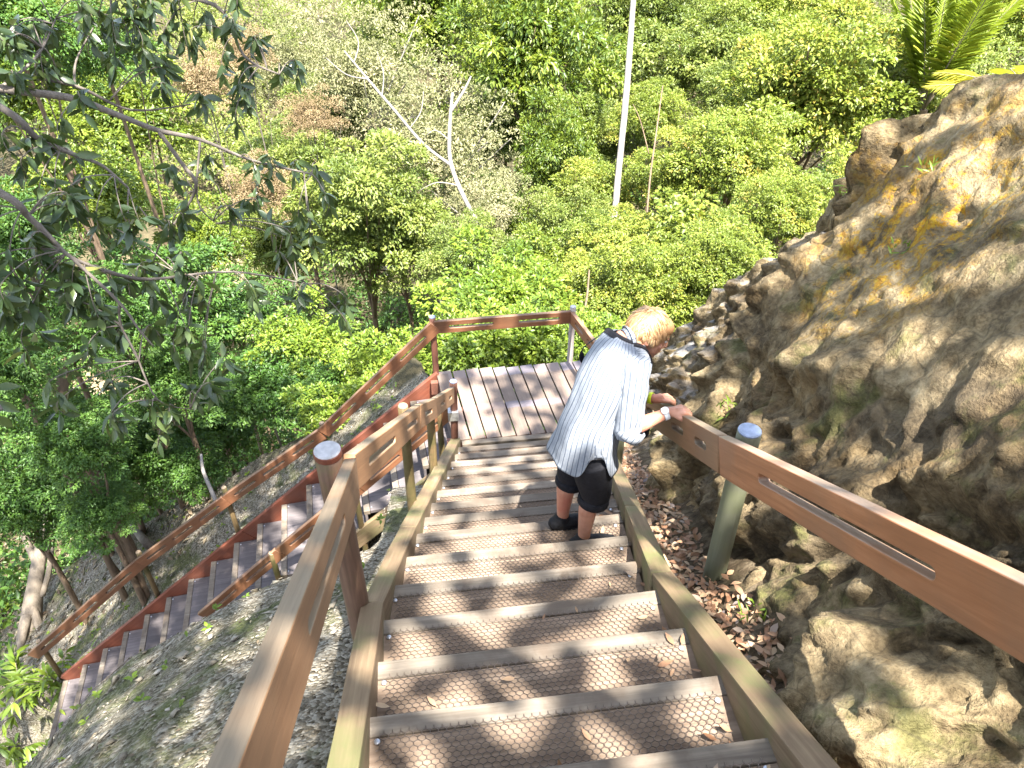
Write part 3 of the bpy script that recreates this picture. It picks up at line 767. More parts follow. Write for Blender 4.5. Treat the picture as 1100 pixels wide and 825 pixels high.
def skin_mat():
    m, nt, out = new_mat('Skin'); b = NB(nt); tc = b.n('ShaderNodeTexCoord')
    n = b.noise(tc.outputs['Object'], 22, 4); n2 = b.noise(tc.outputs['Object'], 5, 3)
    c = b.ramp(n, ((.3, (.40, .185, .115)), (.7, (.52, .265, .175))))
    c = b.mix(b.band(n2, .5, .7), c, (.46, .17, .11))
    p = principled(b, out, c, .5, b.bump(n, .3, .002), .35); p.inputs['Subsurface Weight'].default_value = .12; p.inputs['Subsurface Radius'].default_value = (.012, .005, .003); p.inputs['Subsurface Scale'].default_value = .6
    return m
def cloth_mat(name, c, c2, rough=.85, stripes=False):
    m, nt, out = new_mat(name); b = NB(nt); tc = b.n('ShaderNodeTexCoord')
    n = b.noise(tc.outputs['Object'], 60, 3)
    col = b.ramp(n, ((.3, c), (.7, c2)))
    if stripes:
        uv = b.n('ShaderNodeUVMap'); sx = b.n('ShaderNodeSeparateXYZ'); b.l(uv.outputs[0], sx.inputs[0])
        wob = b.math('MULTIPLY', b.math('SUBTRACT', b.noise(tc.outputs['Object'], 30, 2), .5), .004)
        u = b.math('ADD', sx.outputs[0], wob)
        def st(per, lo, wdt, col, colr, ph=0):
            f = b.math('FRACT', b.math('DIVIDE', b.math('ADD', u, ph), per))
            q = b.math('LESS_THAN', b.math('ABSOLUTE', b.math('SUBTRACT', f, .5)), wdt / per / 2)
            return b.mix(b.math('MULTIPLY', q, lo), col, colr)
        col = st(.028, .92, .0056, col, (.085, .105, .14))
        col = st(.028, .6, .0036, col, (.19, .22, .27), .012)
    principled(b, out, col, rough, b.bump(n, .25, .002), .2)
    return m
MT['skin'] = skin_mat()
MT['shirt'] = cloth_mat('StripedShirt', (.225, .245, .28), (.285, .305, .335), .85, True)
MT['black'] = cloth_mat('BlackCloth', (.010, .010, .013), (.018, .018, .022))
MT['shoe'] = cloth_mat('ShoeBlack', (.009, .009, .010), (.02, .02, .022), .7)
MT['hair'] = None
def hair_mat():
    m, nt, out = new_mat('BlondHair'); b = NB(nt); a = b.n('ShaderNodeAttribute', attribute_name='tint')
    c = b.ramp(a.outputs['Fac'], ((0, (.25, .12, .05)), (.5, (.50, .285, .135)), (1, (.66, .46, .25))))
    principled(b, out, c, .42, None, .4); return m
MT['hair'] = hair_mat()

pe = empty('person', (.72, 2.88, -3.40))
tag(pe, 'person in a striped shirt and black cropped trousers bending over the handrail', 'person')
U = lambda *a: Vector(a)
FD = U(.993, .08, 0).normalized(); LT = U(-.08, .993, 0).normalized()      # facing, to the person's left
ZF = -3.40
# joints
pel = U(.745, 2.855, -2.655); chest = U(.855, 2.905, -2.31); nb = U(.945, 2.955, -2.115)
hipR = pel - LT * .085 + U(0, 0, -.03); hipL = pel + LT * .085 + U(0, 0, -.03)
ankR = U(.755, 2.78, ZF + .085); ankL = U(.665, 2.945, ZF + .085)
kneR = U(.80, 2.795, ZF + .43); kneL = U(.705, 2.95, ZF + .43)
shR = nb - LT * .165 + U(-.025, 0, -.055); shL = nb + LT * .145 + U(.02, 0, -.135)
elR = U(.905, 2.70, -2.465); wrR = U(1.105, 2.725, -2.395)
elL = U(.985, 3.13, -2.58); wrL = U(1.135, 3.02, -2.55)
hd = U(1.045, 2.975, -2.085)                                               # skull centre
hF = U(.87, -.17, -.46).normalized(); hL = (LT - hF * LT.dot(hF)).normalized(); hU = hF.cross(hL)
V = []; Fc = []
# trunk
ellip(V, Fc, pel, (FD, LT, U(0, 0, 1)), (.12, .165, .13)); ellip(V, Fc, chest, (FD, LT, (nb - pel).normalized()), (.115, .155, .19))
capsule(V, Fc, [pel, (pel + chest) / 2, chest, nb - U(.02, .01, .05)], [.135, .125, .13, .10], 18)
capsule(V, Fc, [shR, nb - U(.01, 0, .05), shL], [.058, .075, .058])
capsule(V, Fc, [nb - U(.02, .0, .03), nb + U(.025, .008, .015), hd - hF * .03 - hU * .05], [.062, .055, .052])
# legs
for h, k, a_ in ((hipR, kneR, ankR), (hipL, kneL, ankL)):
    mid = (k + a_) / 2 - FD * .012 + U(0, 0, .05)
    capsule(V, Fc, [h, (h + k) / 2, k], [.085, .075, .055]); capsule(V, Fc, [k, mid, a_ + U(0, 0, .05), a_], [.054, .052, .036, .034])
    foot = a_ + U(0, 0, -.05); toe = FD * 1.0
    capsule(V, Fc, [foot - toe * .03, foot + toe * .06, foot + toe * .14], [.033, .036, .028])
# arms
for s, e, w_ in ((shR, elR, wrR), (shL, elL, wrL)):
    capsule(V, Fc, [s, (s + e) / 2, e], [.052, .046, .039]); capsule(V, Fc, [e, e.lerp(w_, .35), w_], [.039, .039, .025])
def hand(w_, d, up, thumb_side):
    """palm on the rail, fingers bent down over its far edge; d = direction of the fingers, up = back of the hand"""
    d = d.normalized(); s = d.cross(up).normalized(); up = s.cross(d)
    capsule(V, Fc, [w_, w_ + d * .03], [.025, .026])
    for i in range(4):
        o = (i - 1.5) * .0195
        k0 = w_ + d * .02 + s * o * .6; k1 = w_ + d * (.083 - abs(i - 1.3) * .004) + s * o + up * .004
        Lf = (.040, .046, .043, .033)[i] if thumb_side > 0 else (.033, .043, .046, .040)[i]
        k2 = k1 + d * Lf * .8 - up * Lf * .45; k3 = k2 + d * Lf * .12 - up * Lf * .75; k4 = k3 - up * Lf * .42 - d * Lf * .22
        capsule(V, Fc, [k0, k1], [.0125, .0105], 10); capsule(V, Fc, [k1, k2, k3, k4], [.0098, .0088, .0080, .0068], 10)
    ts = -s * thumb_side
    t0 = w_ + d * .02 + ts * .018; t1 = w_ + d * .05 + ts * .045 - up * .012; t2 = t1 + d * .03 + ts * .006 - up * .018; t3 = t2 + d * .018 - up * .016 - ts * .004
    capsule(V, Fc, [t0, t1, t2, t3], [.014, .0118, .0100, .0078], 10)
hand(wrR, U(.93, .10, -.03), U(.05, .0, 1), -1)
hand(wrL, U(.96, .0, -.12), U(.1, 0, 1), 1)
# head
ellip(V, Fc, hd, (hF, hL, hU), (.096, .075, .098), 24, 16)
ellip(V, Fc, hd + hF * .045 - hU * .055, (hF, hL, hU), (.055, .056, .062), 18, 12)            # face / jaw
ellip(V, Fc, hd + hF * .070 - hU * .098, (hF, hL, hU), (.025, .026, .018))                      # chin
capsule(V, Fc, [hd + hF * .092 + hU * .012, hd + hF * .110 - hU * .032], [.009, .013], 10)      # nose
for s in (-1, 1):
    ellip(V, Fc, hd + hL * s * .017 + hF * .098 - hU * .036, (hF, hL, hU), (.010, .008, .007), 10, 6)   # nostril wing
    ellip(V, Fc, hd + hL * s * .032 + hF * .082 + hU * .020, (hF, hL, hU), (.014, .022, .008), 10, 6)   # brow
    ellip(V, Fc, hd + hL * s * .040 + hF * .072 - hU * .030, (hF, hL, hU), (.018, .018, .016), 10, 6)   # cheek
    ellip(V, Fc, hd + hL * s * .077 - hF * .010 - hU * .018, (hF, hL, hU), (.017, .009, .030), 12, 8)   # ear
    ellip(V, Fc, hd + hL * s * .080 - hF * .004 - hU * .036, (hF, hL, hU), (.010, .007, .011), 10, 6)
ellip(V, Fc, hd + hF * .098 - hU * .062, (hF, hL, hU), (.008, .023, .0055), 10, 6); ellip(V, Fc, hd + hF * .096 - hU * .072, (hF, hL, hU), (.008, .020, .006), 10, 6)
remesh('body', V, Fc, .0048, 3, MT['skin'], pe)
# eyes
MT['eye'] = plain('EyeWhite', (.6, .58, .55), .2, .5, .1); MT['iris'] = plain('Iris', (.05, .06, .07), .15, .6, .1)
for s in (-1, 1):
    c = hd + hL * s * .032 + hF * .083 + hU * .002
    V = []; Fc = []; ellip(V, Fc, c, (hF, hL, hU), (.0115, .0115, .0085), 14, 8); eo = link('eye', mesh('eye', V, Fc, True), MT['eye'], pe)
    V = []; Fc = []; ellip(V, Fc, c + hF * .0085, (hF, hL, hU), (.0042, .0052, .0052), 10, 6); link('iris', mesh('iris', V, Fc, True), MT['iris'], eo)

# hair: short layered cut, a soft base with thousands of small locks
def hair():
    V = []; Fc = []
    ellip(V, Fc, hd - hF * .014 + hU * .014, (hF, hL, hU), (.102, .084, .098), 28, 18)
    ellip(V, Fc, hd - hF * .050 + hU * .004, (hF, hL, hU), (.058, .070, .068), 24, 14)
    ellip(V, Fc, hd + hF * .045 + hU * .058, (hF, hL, hU), (.052, .068, .042), 20, 12)
    V = [v for v in V]
    me = mesh('hair_base', V, Fc, True)
    c0 = hd - hF * .012 + hU * .01
    P = []; N = []; A = []
    r = random.Random(3)
    while len(P) < 5200:
        th = r.uniform(0, 2 * math.pi); z = r.uniform(-.75, 1); q = math.sqrt(1 - z * z)
        l = Vector((q * math.cos(th), q * math.sin(th), z))               # forward, left, up in the head frame
        if l.x > .35 and l.z < .35: continue                                 # the face stays clear
        if l.x > -.25 and l.z < -.10 and abs(l.y) > .3: continue
        if l.x > -.1 and l.z < -.18: continue
        if l.z < -.40: continue
        if abs(l.y) > .75 and l.z < -.12 and l.x > -.45: continue
        p = c0 + hF * l.x * .108 + hL * l.y * .090 + hU * l.z * .106
        if l.z < -.3: p += hF * .01
        n = (hF * l.x + hL * l.y + hU * l.z).normalized()
        # fall: forward from the crown over the brow, down at the nape, with tousle
        fall = (hF * (.9 if l.x > -.35 else -.25) * (1 if l.z > .1 else .35) - hU * (.55 if l.x > .2 else .8) + hL * l.y * .5)
        fall = fall + Vector((r.gauss(0, .20), r.gauss(0, .20), r.gauss(0, .20)))
        a = (fall - n * fall.dot(n) + n * r.uniform(.0, .22)).normalized()
        P.append(p - n * r.uniform(.0, .010)); N.append(n); A.append(a)
    P = np.array(P); N = np.array(N); A = np.array(A); n_ = len(P)
    L = rng.uniform(.03, .065, n_)[:, None]; W = rng.uniform(.0016, .0038, n_)[:, None]
    S = np.cross(A, N); S /= np.linalg.norm(S, axis=1)[:, None]
    rows = []
    for t, wd in ((0, .8), (.4, 1), (.75, .7), (1, .1)):
        mid = P + A * L * t - N * L * (.38 * t * t) + N * .003 * math.sin(math.pi * t)
        rows += [mid - S * W * wd, mid + S * W * wd]
    VV = np.stack(rows, 1).reshape(-1, 3); b = np.arange(n_)[:, None] * 8
    Q = np.concatenate([b + np.array([0, 1, 3, 2]), b + np.array([2, 3, 5, 4]), b + np.array([4, 5, 7, 6])])
    tint = np.tile(np.clip(rng.normal(.5, .25, n_), 0, 1), 3)
    base_v = np.array([tuple(v) for v in V]); quads = np.array(Fc) + len(VV)
    me2 = np_mesh('hair', np.concatenate([VV, base_v]), quads=np.concatenate([Q, quads]), smooth=True, face_attr=np.concatenate([tint, np.full(len(quads), .18)]))
    bpy.data.meshes.remove(me)
    link('hair', me2, MT['hair'], pe)
hair()

# shirt: lofted cloth with a curved tail hem and side slits; sleeves rolled at the elbow
def loft(name, rings, closed=True, uvscale=1, mat=None, parent=None, thick=.003):
    n = len(rings[0]); V = [p for r in rings for p in r]; Fc = []; UVs = []
    for i in range(len(rings) - 1):
        for k in range(n if closed else n - 1):
            k2 = (k + 1) % n
            Fc.append((i * n + k, i * n + k2, (i + 1) * n + k2, (i + 1) * n + k)); UVs += [(k, i), (k + 1, i), (k + 1, i + 1), (k, i + 1)]
    me = mesh(name, V, Fc, True); uv = me.uv_layers.new(name='UVMap')
    for l, (a, b_) in zip(uv.data, UVs): l.uv = (a / n * uvscale, b_ / len(rings))
    o = link(name, me, mat, parent)
    if thick:
        m = o.modifiers.new('thick', 'SOLIDIFY'); m.thickness = thick; m.offset = 1
    return o
def shirt():
    sp = smooth_path([pel + U(.0, 0, -.045), pel + U(.01, 0, .06), pel.lerp(chest, .5) + U(-.01, 0, 0), chest, chest.lerp(nb, .62), nb + U(-.004, 0, .012)], 8)
    m_ = len(sp); n = 96; rings = []
    tt = np.linspace(0, 1, m_)
    wa = np.interp(tt, [0, .2, .42, .62, .80, .91, 1], [.182, .177, .167, .175, .180, .153, .088])
    wb_b = np.interp(tt, [0, .2, .42, .62, .80, .91, 1], [.165, .158, .140, .145, .128, .108, .078])   # back depth
    wb_f = np.interp(tt, [0, .2, .42, .62, .80, .91, 1], [.145, .142, .138, .142, .118, .092, .068])
    for i, p in enumerate(sp):
        t = (sp[min(i + 1, m_ - 1)] - sp[max(i - 1, 0)]).normalized(); fd = (FD - t * FD.dot(t)).normalized(); lt = t.cross(fd) * 1
        if lt.dot(LT) < 0: lt = -lt
        ring = []
        for k in range(n):
            th = 2 * math.pi * k / n; c, s = math.cos(th), math.sin(th)      # c: front, s: left
            b_ = wb_f[i] if c > 0 else wb_b[i]
            q = p + fd * (b_ * math.copysign(abs(c) ** .9, c)) + lt * (wa[i] * math.copysign(abs(s) ** .85, s))
            if i < 6:
                # shirt-tail hem: long in the back and front, cut high at the side seams
                side = abs(s) ** 24; f = (1 - i / 6)
                q += U(0, 0, 1) * (side * .21 - .025) * f + U(0, 0, -.035) * (1 if c > 0 else .2) * f * (1 - side)
                q += (fd * c + lt * s) * (.018 * f * (1 - side))
            wr = noise.noise(Vector((q.x * 7, q.y * 7, q.z * 5))) * .011 + noise.noise(Vector((q.x * 14 + q.z * 8, q.y * 14, q.z * 9 + 4))) * .0055
            dr = math.sin(th * 9 + 3 * noise.noise(q * 4)) * .0032 * (1 - tt[i]) ** 1.3
            q += (fd * c + lt * s) * (wr + dr) * (1 if tt[i] < .85 else .3)
            ring.append(q)
        rings.append(ring)
    sh = loft('shirt', rings, True, 1.08, MT['shirt'], pe)
    # collar
    V = []; cr = []
    for r_, h in ((.062, -.015), (.066, .012), (.070, .026), (.080, .004)):
        t = (hd - nb).normalized(); fd = (FD - t * FD.dot(t)).normalized(); lt = t.cross(fd)
        cr.append([nb + U(-.012, 0, -.005) + t * (h + .012 * -math.cos(2 * math.pi * k / 40)) + (fd * math.cos(2 * math.pi * k / 40) * .95 + lt * math.sin(2 * math.pi * k / 40) * 1.05) * r_ for k in range(40)])
    loft('collar', cr, True, .5, MT['shirt'], sh)
    for s_, e_, w_, k0 in ((shR, elR, wrR, 0), (shL, elL, wrL, 5)):
        end = e_.lerp(w_, .10)
        path = smooth_path([s_.lerp(nb, .42) + U(0, 0, -.02), s_ + U(0, 0, .002), s_.lerp(e_, .5), e_ + U(0, 0, -.006), end], 7)
        mm = len(path); rr = np.interp(np.linspace(0, 1, mm), [0, .25, .5, .8, 1], [.072, .072, .067, .061, .059]); rg = []
        for i, p in enumerate(path):
            t = (path[min(i + 1, mm - 1)] - path[max(i - 1, 0)]).normalized(); a = (LT - t * LT.dot(t)).normalized(); b_ = t.cross(a); ring = []
            for k in range(48):
                th = 2 * math.pi * k / 48; d = a * math.cos(th) + b_ * math.sin(th)
                q = p + d * rr[i]; q += d * (noise.noise(Vector((q.x * 14, q.y * 14, q.z * 18 + k0))) * .010 + .004 * noise.noise(q * 40))
                ring.append(q)
            rg.append(ring)
        sl_ = loft('sleeve', rg, True, .44, MT['shirt'], sh)
        t = (path[-1] - path[-3]).normalized(); a = (LT - t * LT.dot(t)).normalized(); b_ = t.cross(a); rg = []
        for h, r_ in ((-.05, .063), (-.048, .070), (-.02, .073), (.006, .071), (.010, .066), (.004, .060)):
            rg.append([path[-1] + t * h + (a * math.cos(2 * math.pi * k / 48) + b_ * math.sin(2 * math.pi * k / 48)) * (r_ + .003 * noise.noise(Vector((k * .4, h * 20, k0)))) for k in range(48)])
        loft('cuff', rg, True, .44, MT['shirt'], sl_)
shirt()

# cropped trousers
V = []; Fc = []
ellip(V, Fc, pel + U(-.005, 0, -.03), (FD, LT, U(0, 0, 1)), (.135, .175, .155), 24, 14)
for h, k, a_ in ((hipR, kneR, ankR), (hipL, kneL, ankL)):
    e = k.lerp(a_, .18)
    p = smooth_path([h, h.lerp(k, .5), k, e], 5)
    v, f = tube_vf(p, list(np.interp(np.linspace(0, 1, len(p)), [0, .35, .75, 1], [.108, .100, .082, .078])), 24, True, len(V), .06, h.x * 9); V += v; Fc += f
tr = remesh('trousers', [v + noise.noise_vector(v * 11) * .006 for v in V], Fc, .007, 2, MT['black'], pe)
for k, a_ in ((kneR, ankR), (kneL, ankL)):
    e = k.lerp(a_, .16); t = (a_ - k).normalized(); a = (LT - t * LT.dot(t)).normalized(); b_ = t.cross(a)
    rg = [[e + t * h + (a * math.cos(2 * math.pi * q / 32) + b_ * math.sin(2 * math.pi * q / 32)) * (r_ + .003 * noise.noise(Vector((q * .5, h * 30, k.x)))) for q in range(32)] for h, r_ in ((-.03, .080), (0, .083), (.02, .082), (.024, .076), (.0, .070))]
    loft('turn_up', rg, True, 1, MT['black'], tr)
# shoes
for a_ in (ankR, ankL):
    V = []; Fc = []; g = Vector((a_.x, a_.y, ZF))
    capsule(V, Fc, [g - FD * .045 + U(0, 0, .045), g + FD * .03 + U(0, 0, .045), g + FD * .11 + U(0, 0, .036), g + FD * .165 + U(0, 0, .028)], [.040, .042, .041, .030])
    capsule(V, Fc, [g - FD * .02 + U(0, 0, .06), g - FD * .005 + U(0, 0, .085)], [.043, .042])
    V = [Vector((v.x, v.y, max(v.z, ZF + .012))) for v in V]
    s_ = remesh('shoe', V, Fc, .006, 3, MT['shoe'], pe)
    V = []; Fc = []
    for z_, gsc in ((0, 1), (.018, 1.02)):
        for k in range(28):
            th = 2 * math.pi * k / 28; x = math.cos(th); y = math.sin(th)
            wd = .040 * (1 - .12 * x) if x > 0 else .036
            V.append(g + FD * (.06 + .128 * x * gsc) + LT * (wd * gsc * y) + U(0, 0, z_ + .001))
    for k in range(28): Fc.append((k, (k + 1) % 28, 28 + (k + 1) % 28, 28 + k))
    Fc += [tuple(reversed(range(28))), tuple(range(28, 56))]
    link('sole', mesh('sole', V, Fc), MT['shoe'], s_)
# wrist things
def band(name, e_, w_, f, r_, wd, mat, th=.004):
    c = e_.lerp(w_, f); t = (w_ - e_).normalized(); a = (LT - t * LT.dot(t)).normalized(); b_ = t.cross(a)
    rg = [[c + t * h + (a * math.cos(2 * math.pi * q / 28) + b_ * math.sin(2 * math.pi * q / 28)) * r2 for q in range(28)] for h, r2 in ((-wd / 2, r_), (-wd / 2, r_ + th), (wd / 2, r_ + th), (wd / 2, r_))]
    return loft(name, rg, True, 1, mat, pe, 0), c, t
MT['white_plastic'] = plain('WhiteWatch', (.75, .75, .76), .35, .5, .08); MT['yellow_band'] = plain('YellowBand', (.62, .72, .02), .5, .4, .1); MT['dark_plastic'] = plain('DarkWatch', (.012, .014, .03), .3, .5, .2)
wb, c, t = band('watch_strap', elR, wrR, .93, .0285, .024, MT['white_plastic'])
up_ = (U(-.1, -.35, .95) - t * U(-.1, -.35, .95).dot(t)).normalized(); sd = t.cross(up_)
def dial(nm, c, par, mat):
    V, Fc = tube_vf([c + up_ * .024, c + up_ * .039, c + up_ * .041], [.019, .019, .014], 20); link(nm, mesh(nm, V, Fc), mat, par)
dial('watch_case', c, wb, MT['white_plastic'])
band('wristband', elL, wrL, .90, .0275, .020, MT['yellow_band'])
wb, c, t = band('watch_strap', elL, wrL, .72, .0300, .026, MT['dark_plastic']); dial('watch_case', c, wb, MT['dark_plastic'])
# crossbody strap and pouch: a thing of its own, carried by the person
sb = empty('shoulder_bag', chest + FD * .17 - LT * .16 + U(0, 0, -.16))
tag(sb, 'small black pouch on a shoulder strap worn by the bending person', 'bag')
bagc = chest + FD * .12 - LT * .10 + U(.015, 0, -.215)
V = []; Fc = []; ellip(V, Fc, bagc, (FD, LT, U(0, 0, 1)), (.045, .085, .075), 20, 12); 
link('pouch', mesh('pouch', [bagc + Vector((math.copysign(abs(d.x) ** .8 * .05 ** .2, d.x), math.copysign(abs(d.y) ** .8 * .08 ** .2, d.y), math.copysign(abs(d.z) ** .8 * .07 ** .2, d.z))) for d in [v - bagc for v in V]], Fc, True), MT['black'], sb)
from mathutils.bvhtree import BVHTree
BV = []
def _bv(o):
    if o.type == 'MESH': BV.append(BVHTree.FromPolygons([v.co for v in o.data.vertices], [tuple(p.vertices) for p in o.data.polygons]))
    for c in o.children: _bv(c)
for o_ in pe.children:
    if o_.name.split('.')[0] in ('shirt', 'body'): _bv(o_)
def strap(pts, wd=.034, th=.004):
    """flat band lying on the shirt: pts = (point, outward normal)"""
    V = []; Fc = []; P = smooth_path([p for p, _ in pts], 6); Nn = smooth_path([n for _, n in pts], 6)
    for i in range(len(P)):
        n = Nn[i].normalized(); best = 0
        for bv in BV:
            h = bv.ray_cast(P[i] + n * .3, -n, .36)
            if h[0] is not None: best = max(best, (h[0] - P[i]).dot(n))
        P[i] = P[i] + n * (best + .004)
    for _ in range(2): P = [P[0]] + [(P[i - 1] + P[i] * 2 + P[i + 1]) / 4 for i in range(1, len(P) - 1)] + [P[-1]]
    P = [p + Nn[i].normalized() * .003 for i, p in enumerate(P)]
    for i, p in enumerate(P):
        t = (P[min(i + 1, len(P) - 1)] - P[max(i - 1, 0)]).normalized(); n = (Nn[i] - t * Nn[i].dot(t)).normalized(); s = t.cross(n) * wd / 2
        V += [p - s, p + s, p + s + n * th, p - s + n * th]
    for i in range(len(P) - 1):
        for k in range(4): Fc.append((i * 4 + k, i * 4 + (k + 1) % 4, i * 4 + 4 + (k + 1) % 4, i * 4 + 4 + k))
    link('strap', mesh('strap', V, Fc, False), MT['black'], sb)
up3 = U(0, 0, 1); ax = (nb - chest).normalized(); bk = -(FD - ax * FD.dot(ax)).normalized()
strap([(chest + FD * .15 - LT * .02 + U(0, 0, -.10), FD), (nb - LT * .075 + FD * .085 + U(0, 0, -.075), FD), (nb - LT * .085 + up3 * .012, up3), (nb - LT * .055 + bk * .055 + up3 * .012, bk + up3),
       (nb + bk * .082 + up3 * -.012, bk + up3), (nb + LT * .075 + bk * .088 - up3 * .035, bk + up3), (nb + LT * .135 + bk * .085 - up3 * .085, bk + LT * .4), (chest + LT * .145 + bk * .115 + up3 * .03, bk + LT * .5), (chest + LT * .175 + bk * .06 - up3 * .08, LT + bk * .3), (chest + LT * .185 - up3 * .2, LT)])

# ------------------------------------------------------------------ leaves
def norm(a): return a / np.maximum(np.linalg.norm(a, axis=1, keepdims=True), 1e-9)

def leaves(name, P, A, N, L, W, tint, fine=False, droop=.25):
    """one mesh of many single leaves (P base, A axis, N face normal, L length, W width)"""
    P = np.asarray(P, float); A = norm(np.asarray(A, float)); S = norm(np.cross(A, np.asarray(N, float))); N = np.cross(S, A)
    n = len(P); L = np.broadcast_to(np.asarray(L, float), (n,))[:, None]; W = np.broadcast_to(np.asarray(W, float), (n,))[:, None]
    if not fine:
        V = np.stack([P, P + A * L * .48 + S * W * .5 + N * W * .16, P + A * L - N * L * droop * .6, P + A * L * .48 - S * W * .5 + N * W * .16], 1).reshape(-1, 3)
        b = np.arange(n)[:, None] * 4
        T_ = np.concatenate([b + np.array([0, 1, 2]), b + np.array([0, 2, 3])])
        return np_mesh(name, V, tris=T_, face_attr=np.concatenate([tint, tint]))
    rows = []
    for t, wd in ((0, .06), (.10, .10), (.28, .78), (.5, 1), (.74, .72), (1, .03)):
        mid = P + A * L * t - N * L * (droop * t * t)
        rows += [mid - S * W * .5 * wd + N * W * .14 * wd, mid, mid + S * W * .5 * wd + N * W * .14 * wd]
    V = np.stack(rows, 1).reshape(-1, 3); b = np.arange(n)[:, None] * 18; Q = []
    for i in range(5):
        for k in (0, 1): Q.append(b + np.array([i * 3 + k, i * 3 + k + 1, i * 3 + k + 4, i * 3 + k + 3]))
    return np_mesh(name, V, quads=np.concatenate(Q), smooth=True, face_attr=np.tile(tint, 10))

def rdir(r, n):
    return norm(r.normal(size=(n, 3)))

def crown_points(seed, nc, per, R_, flat=.8, cr=(.20, .36), shell=.62, gap=.0, under=-.45):
    """leaf positions: many uneven clumps spread through an irregular crown volume"""
    r = np.random.default_rng(seed); P = []; D = []; C = []; T_ = []
    k = 0; tries = 0; used = []
    while k < nc and tries < nc * 40:
        tries += 1
        d = rdir(r, 1)[0]
        if d[2] < under: continue
        inner = k < nc * .14
        lump = .78 + .42 * noise.noise(Vector(d * 1.6) + Vector((seed * 3.3, 0, 0))) + .2 * noise.noise(Vector(d * 3.7) + Vector((0, seed * 1.7, 0)))
        rad = R_ * lump * ((.15 + .3 * r.random()) if inner else (shell + (1 - shell) * r.random() ** .6))
        c = d * rad * np.array([1, 1, flat]); q = R_ * (r.uniform(*cr) if not inner else cr[1] * 1.2)
        if not inner and any(((c - u_[0]) ** 2).sum() < (.86 * (q + u_[1])) ** 2 for u_ in used): continue
        if not inner: used.append((c, q))
        m = int(1.25 * per * (q / (R_ * .2)) ** 2 * r.uniform(.7, 1.2))
        dd = rdir(r, m); dd[:, 2] = np.abs(dd[:, 2]) * np.where(r.random(m) < .87, 1, -1)
        dd = norm(dd)
        wob = np.array([1 + .35 * noise.noise(Vector(v * 2.2) + Vector((k * 1.7, 0, 0))) for v in dd])[:, None]
        f = r.uniform(.5, 1.0, m)[:, None] ** .5 * wob
        sq = np.array([1, 1, r.uniform(.6, .85)])
        P.append(c + dd * q * f * sq); D.append(norm(dd + d * .4)); T_.append(np.clip(r.normal(.5, .2, m) + r.normal(0, .15), 0, 1)); C.append(c); k += 1
    return np.concatenate(P), np.concatenate(D), np.concatenate(T_), C

def crown_mesh(name, seed, nc, per, R_, L, W, mat, flat=.8, cr=(.20, .36), shell=.62, hang=.35, rand=.7, under=-.45, twigs=None):
    r = np.random.default_rng(seed + 100)
    P, D, T_, C = crown_points(seed, nc, per, R_, flat, cr, shell, 0, under)
    n = len(P)
    A = norm(D + rdir(r, n) * rand + np.array([0, 0, -hang])); N = norm(D * .5 + np.array([0, 0, .75]) + rdir(r, n) * .5)
    s = r.uniform(.65, 1.25, n)
    me = leaves(name, P, A, N, L * s, W * s, T_); me.materials.append(mat)
    return me, C

KIND = {}
def kind(nm, *a, n=2, **k):
    KIND[nm] = [crown_mesh('foliage', a[0] + 31 * i, *a[1:], **k) for i in range(n)]
kind('gloss', 11, 120, 210, 2.5, .165, .080, MT['leaf_gloss'], flat=1.05, cr=(.12, .30), shell=.55, hang=.5, rand=.6, n=2)
kind('pale', 21, 130, 190, 2.5, .105, .040, MT['leaf_pale'], flat=1.05, cr=(.11, .22), shell=.3, hang=.1, rand=1.0, n=2, under=-.8)
kind('mid', 31, 110, 330, 2.5, .125, .060, MT['leaf_mid'], flat=1.0, cr=(.11, .30), shell=.55, n=3)
kind('light', 41, 130, 360, 2.5, .110, .058, MT['leaf_light'], flat=1.0, cr=(.10, .28), shell=.55, n=3)
kind('shrub', 51, 60, 150, 1.3, .10, .052, MT['leaf_shrub'], flat=.8, cr=(.15, .32), shell=.4, n=3, under=-.2)
kind('bush', 56, 60, 150, 1.3, .10, .05, MT['leaf_dark'], flat=.8, cr=(.15, .32), shell=.4, n=2, under=-.2)
kind('dark', 61, 95, 210, 2.5, .15, .072, MT['leaf_dark'], flat=.9, cr=(.15, .30), hang=.45, n=2)
kind('straw', 81, 90, 170, 1.6, .10, .026, MT['leaf_straw'], flat=.9, cr=(.14, .30), shell=.35, hang=0, rand=1.2, n=2)
kind('big', 71, 60, 50, 2.2, .22, .15, MT['leaf_light'], flat=.9, cr=(.16, .32), hang=.55, rand=.6, n=1)

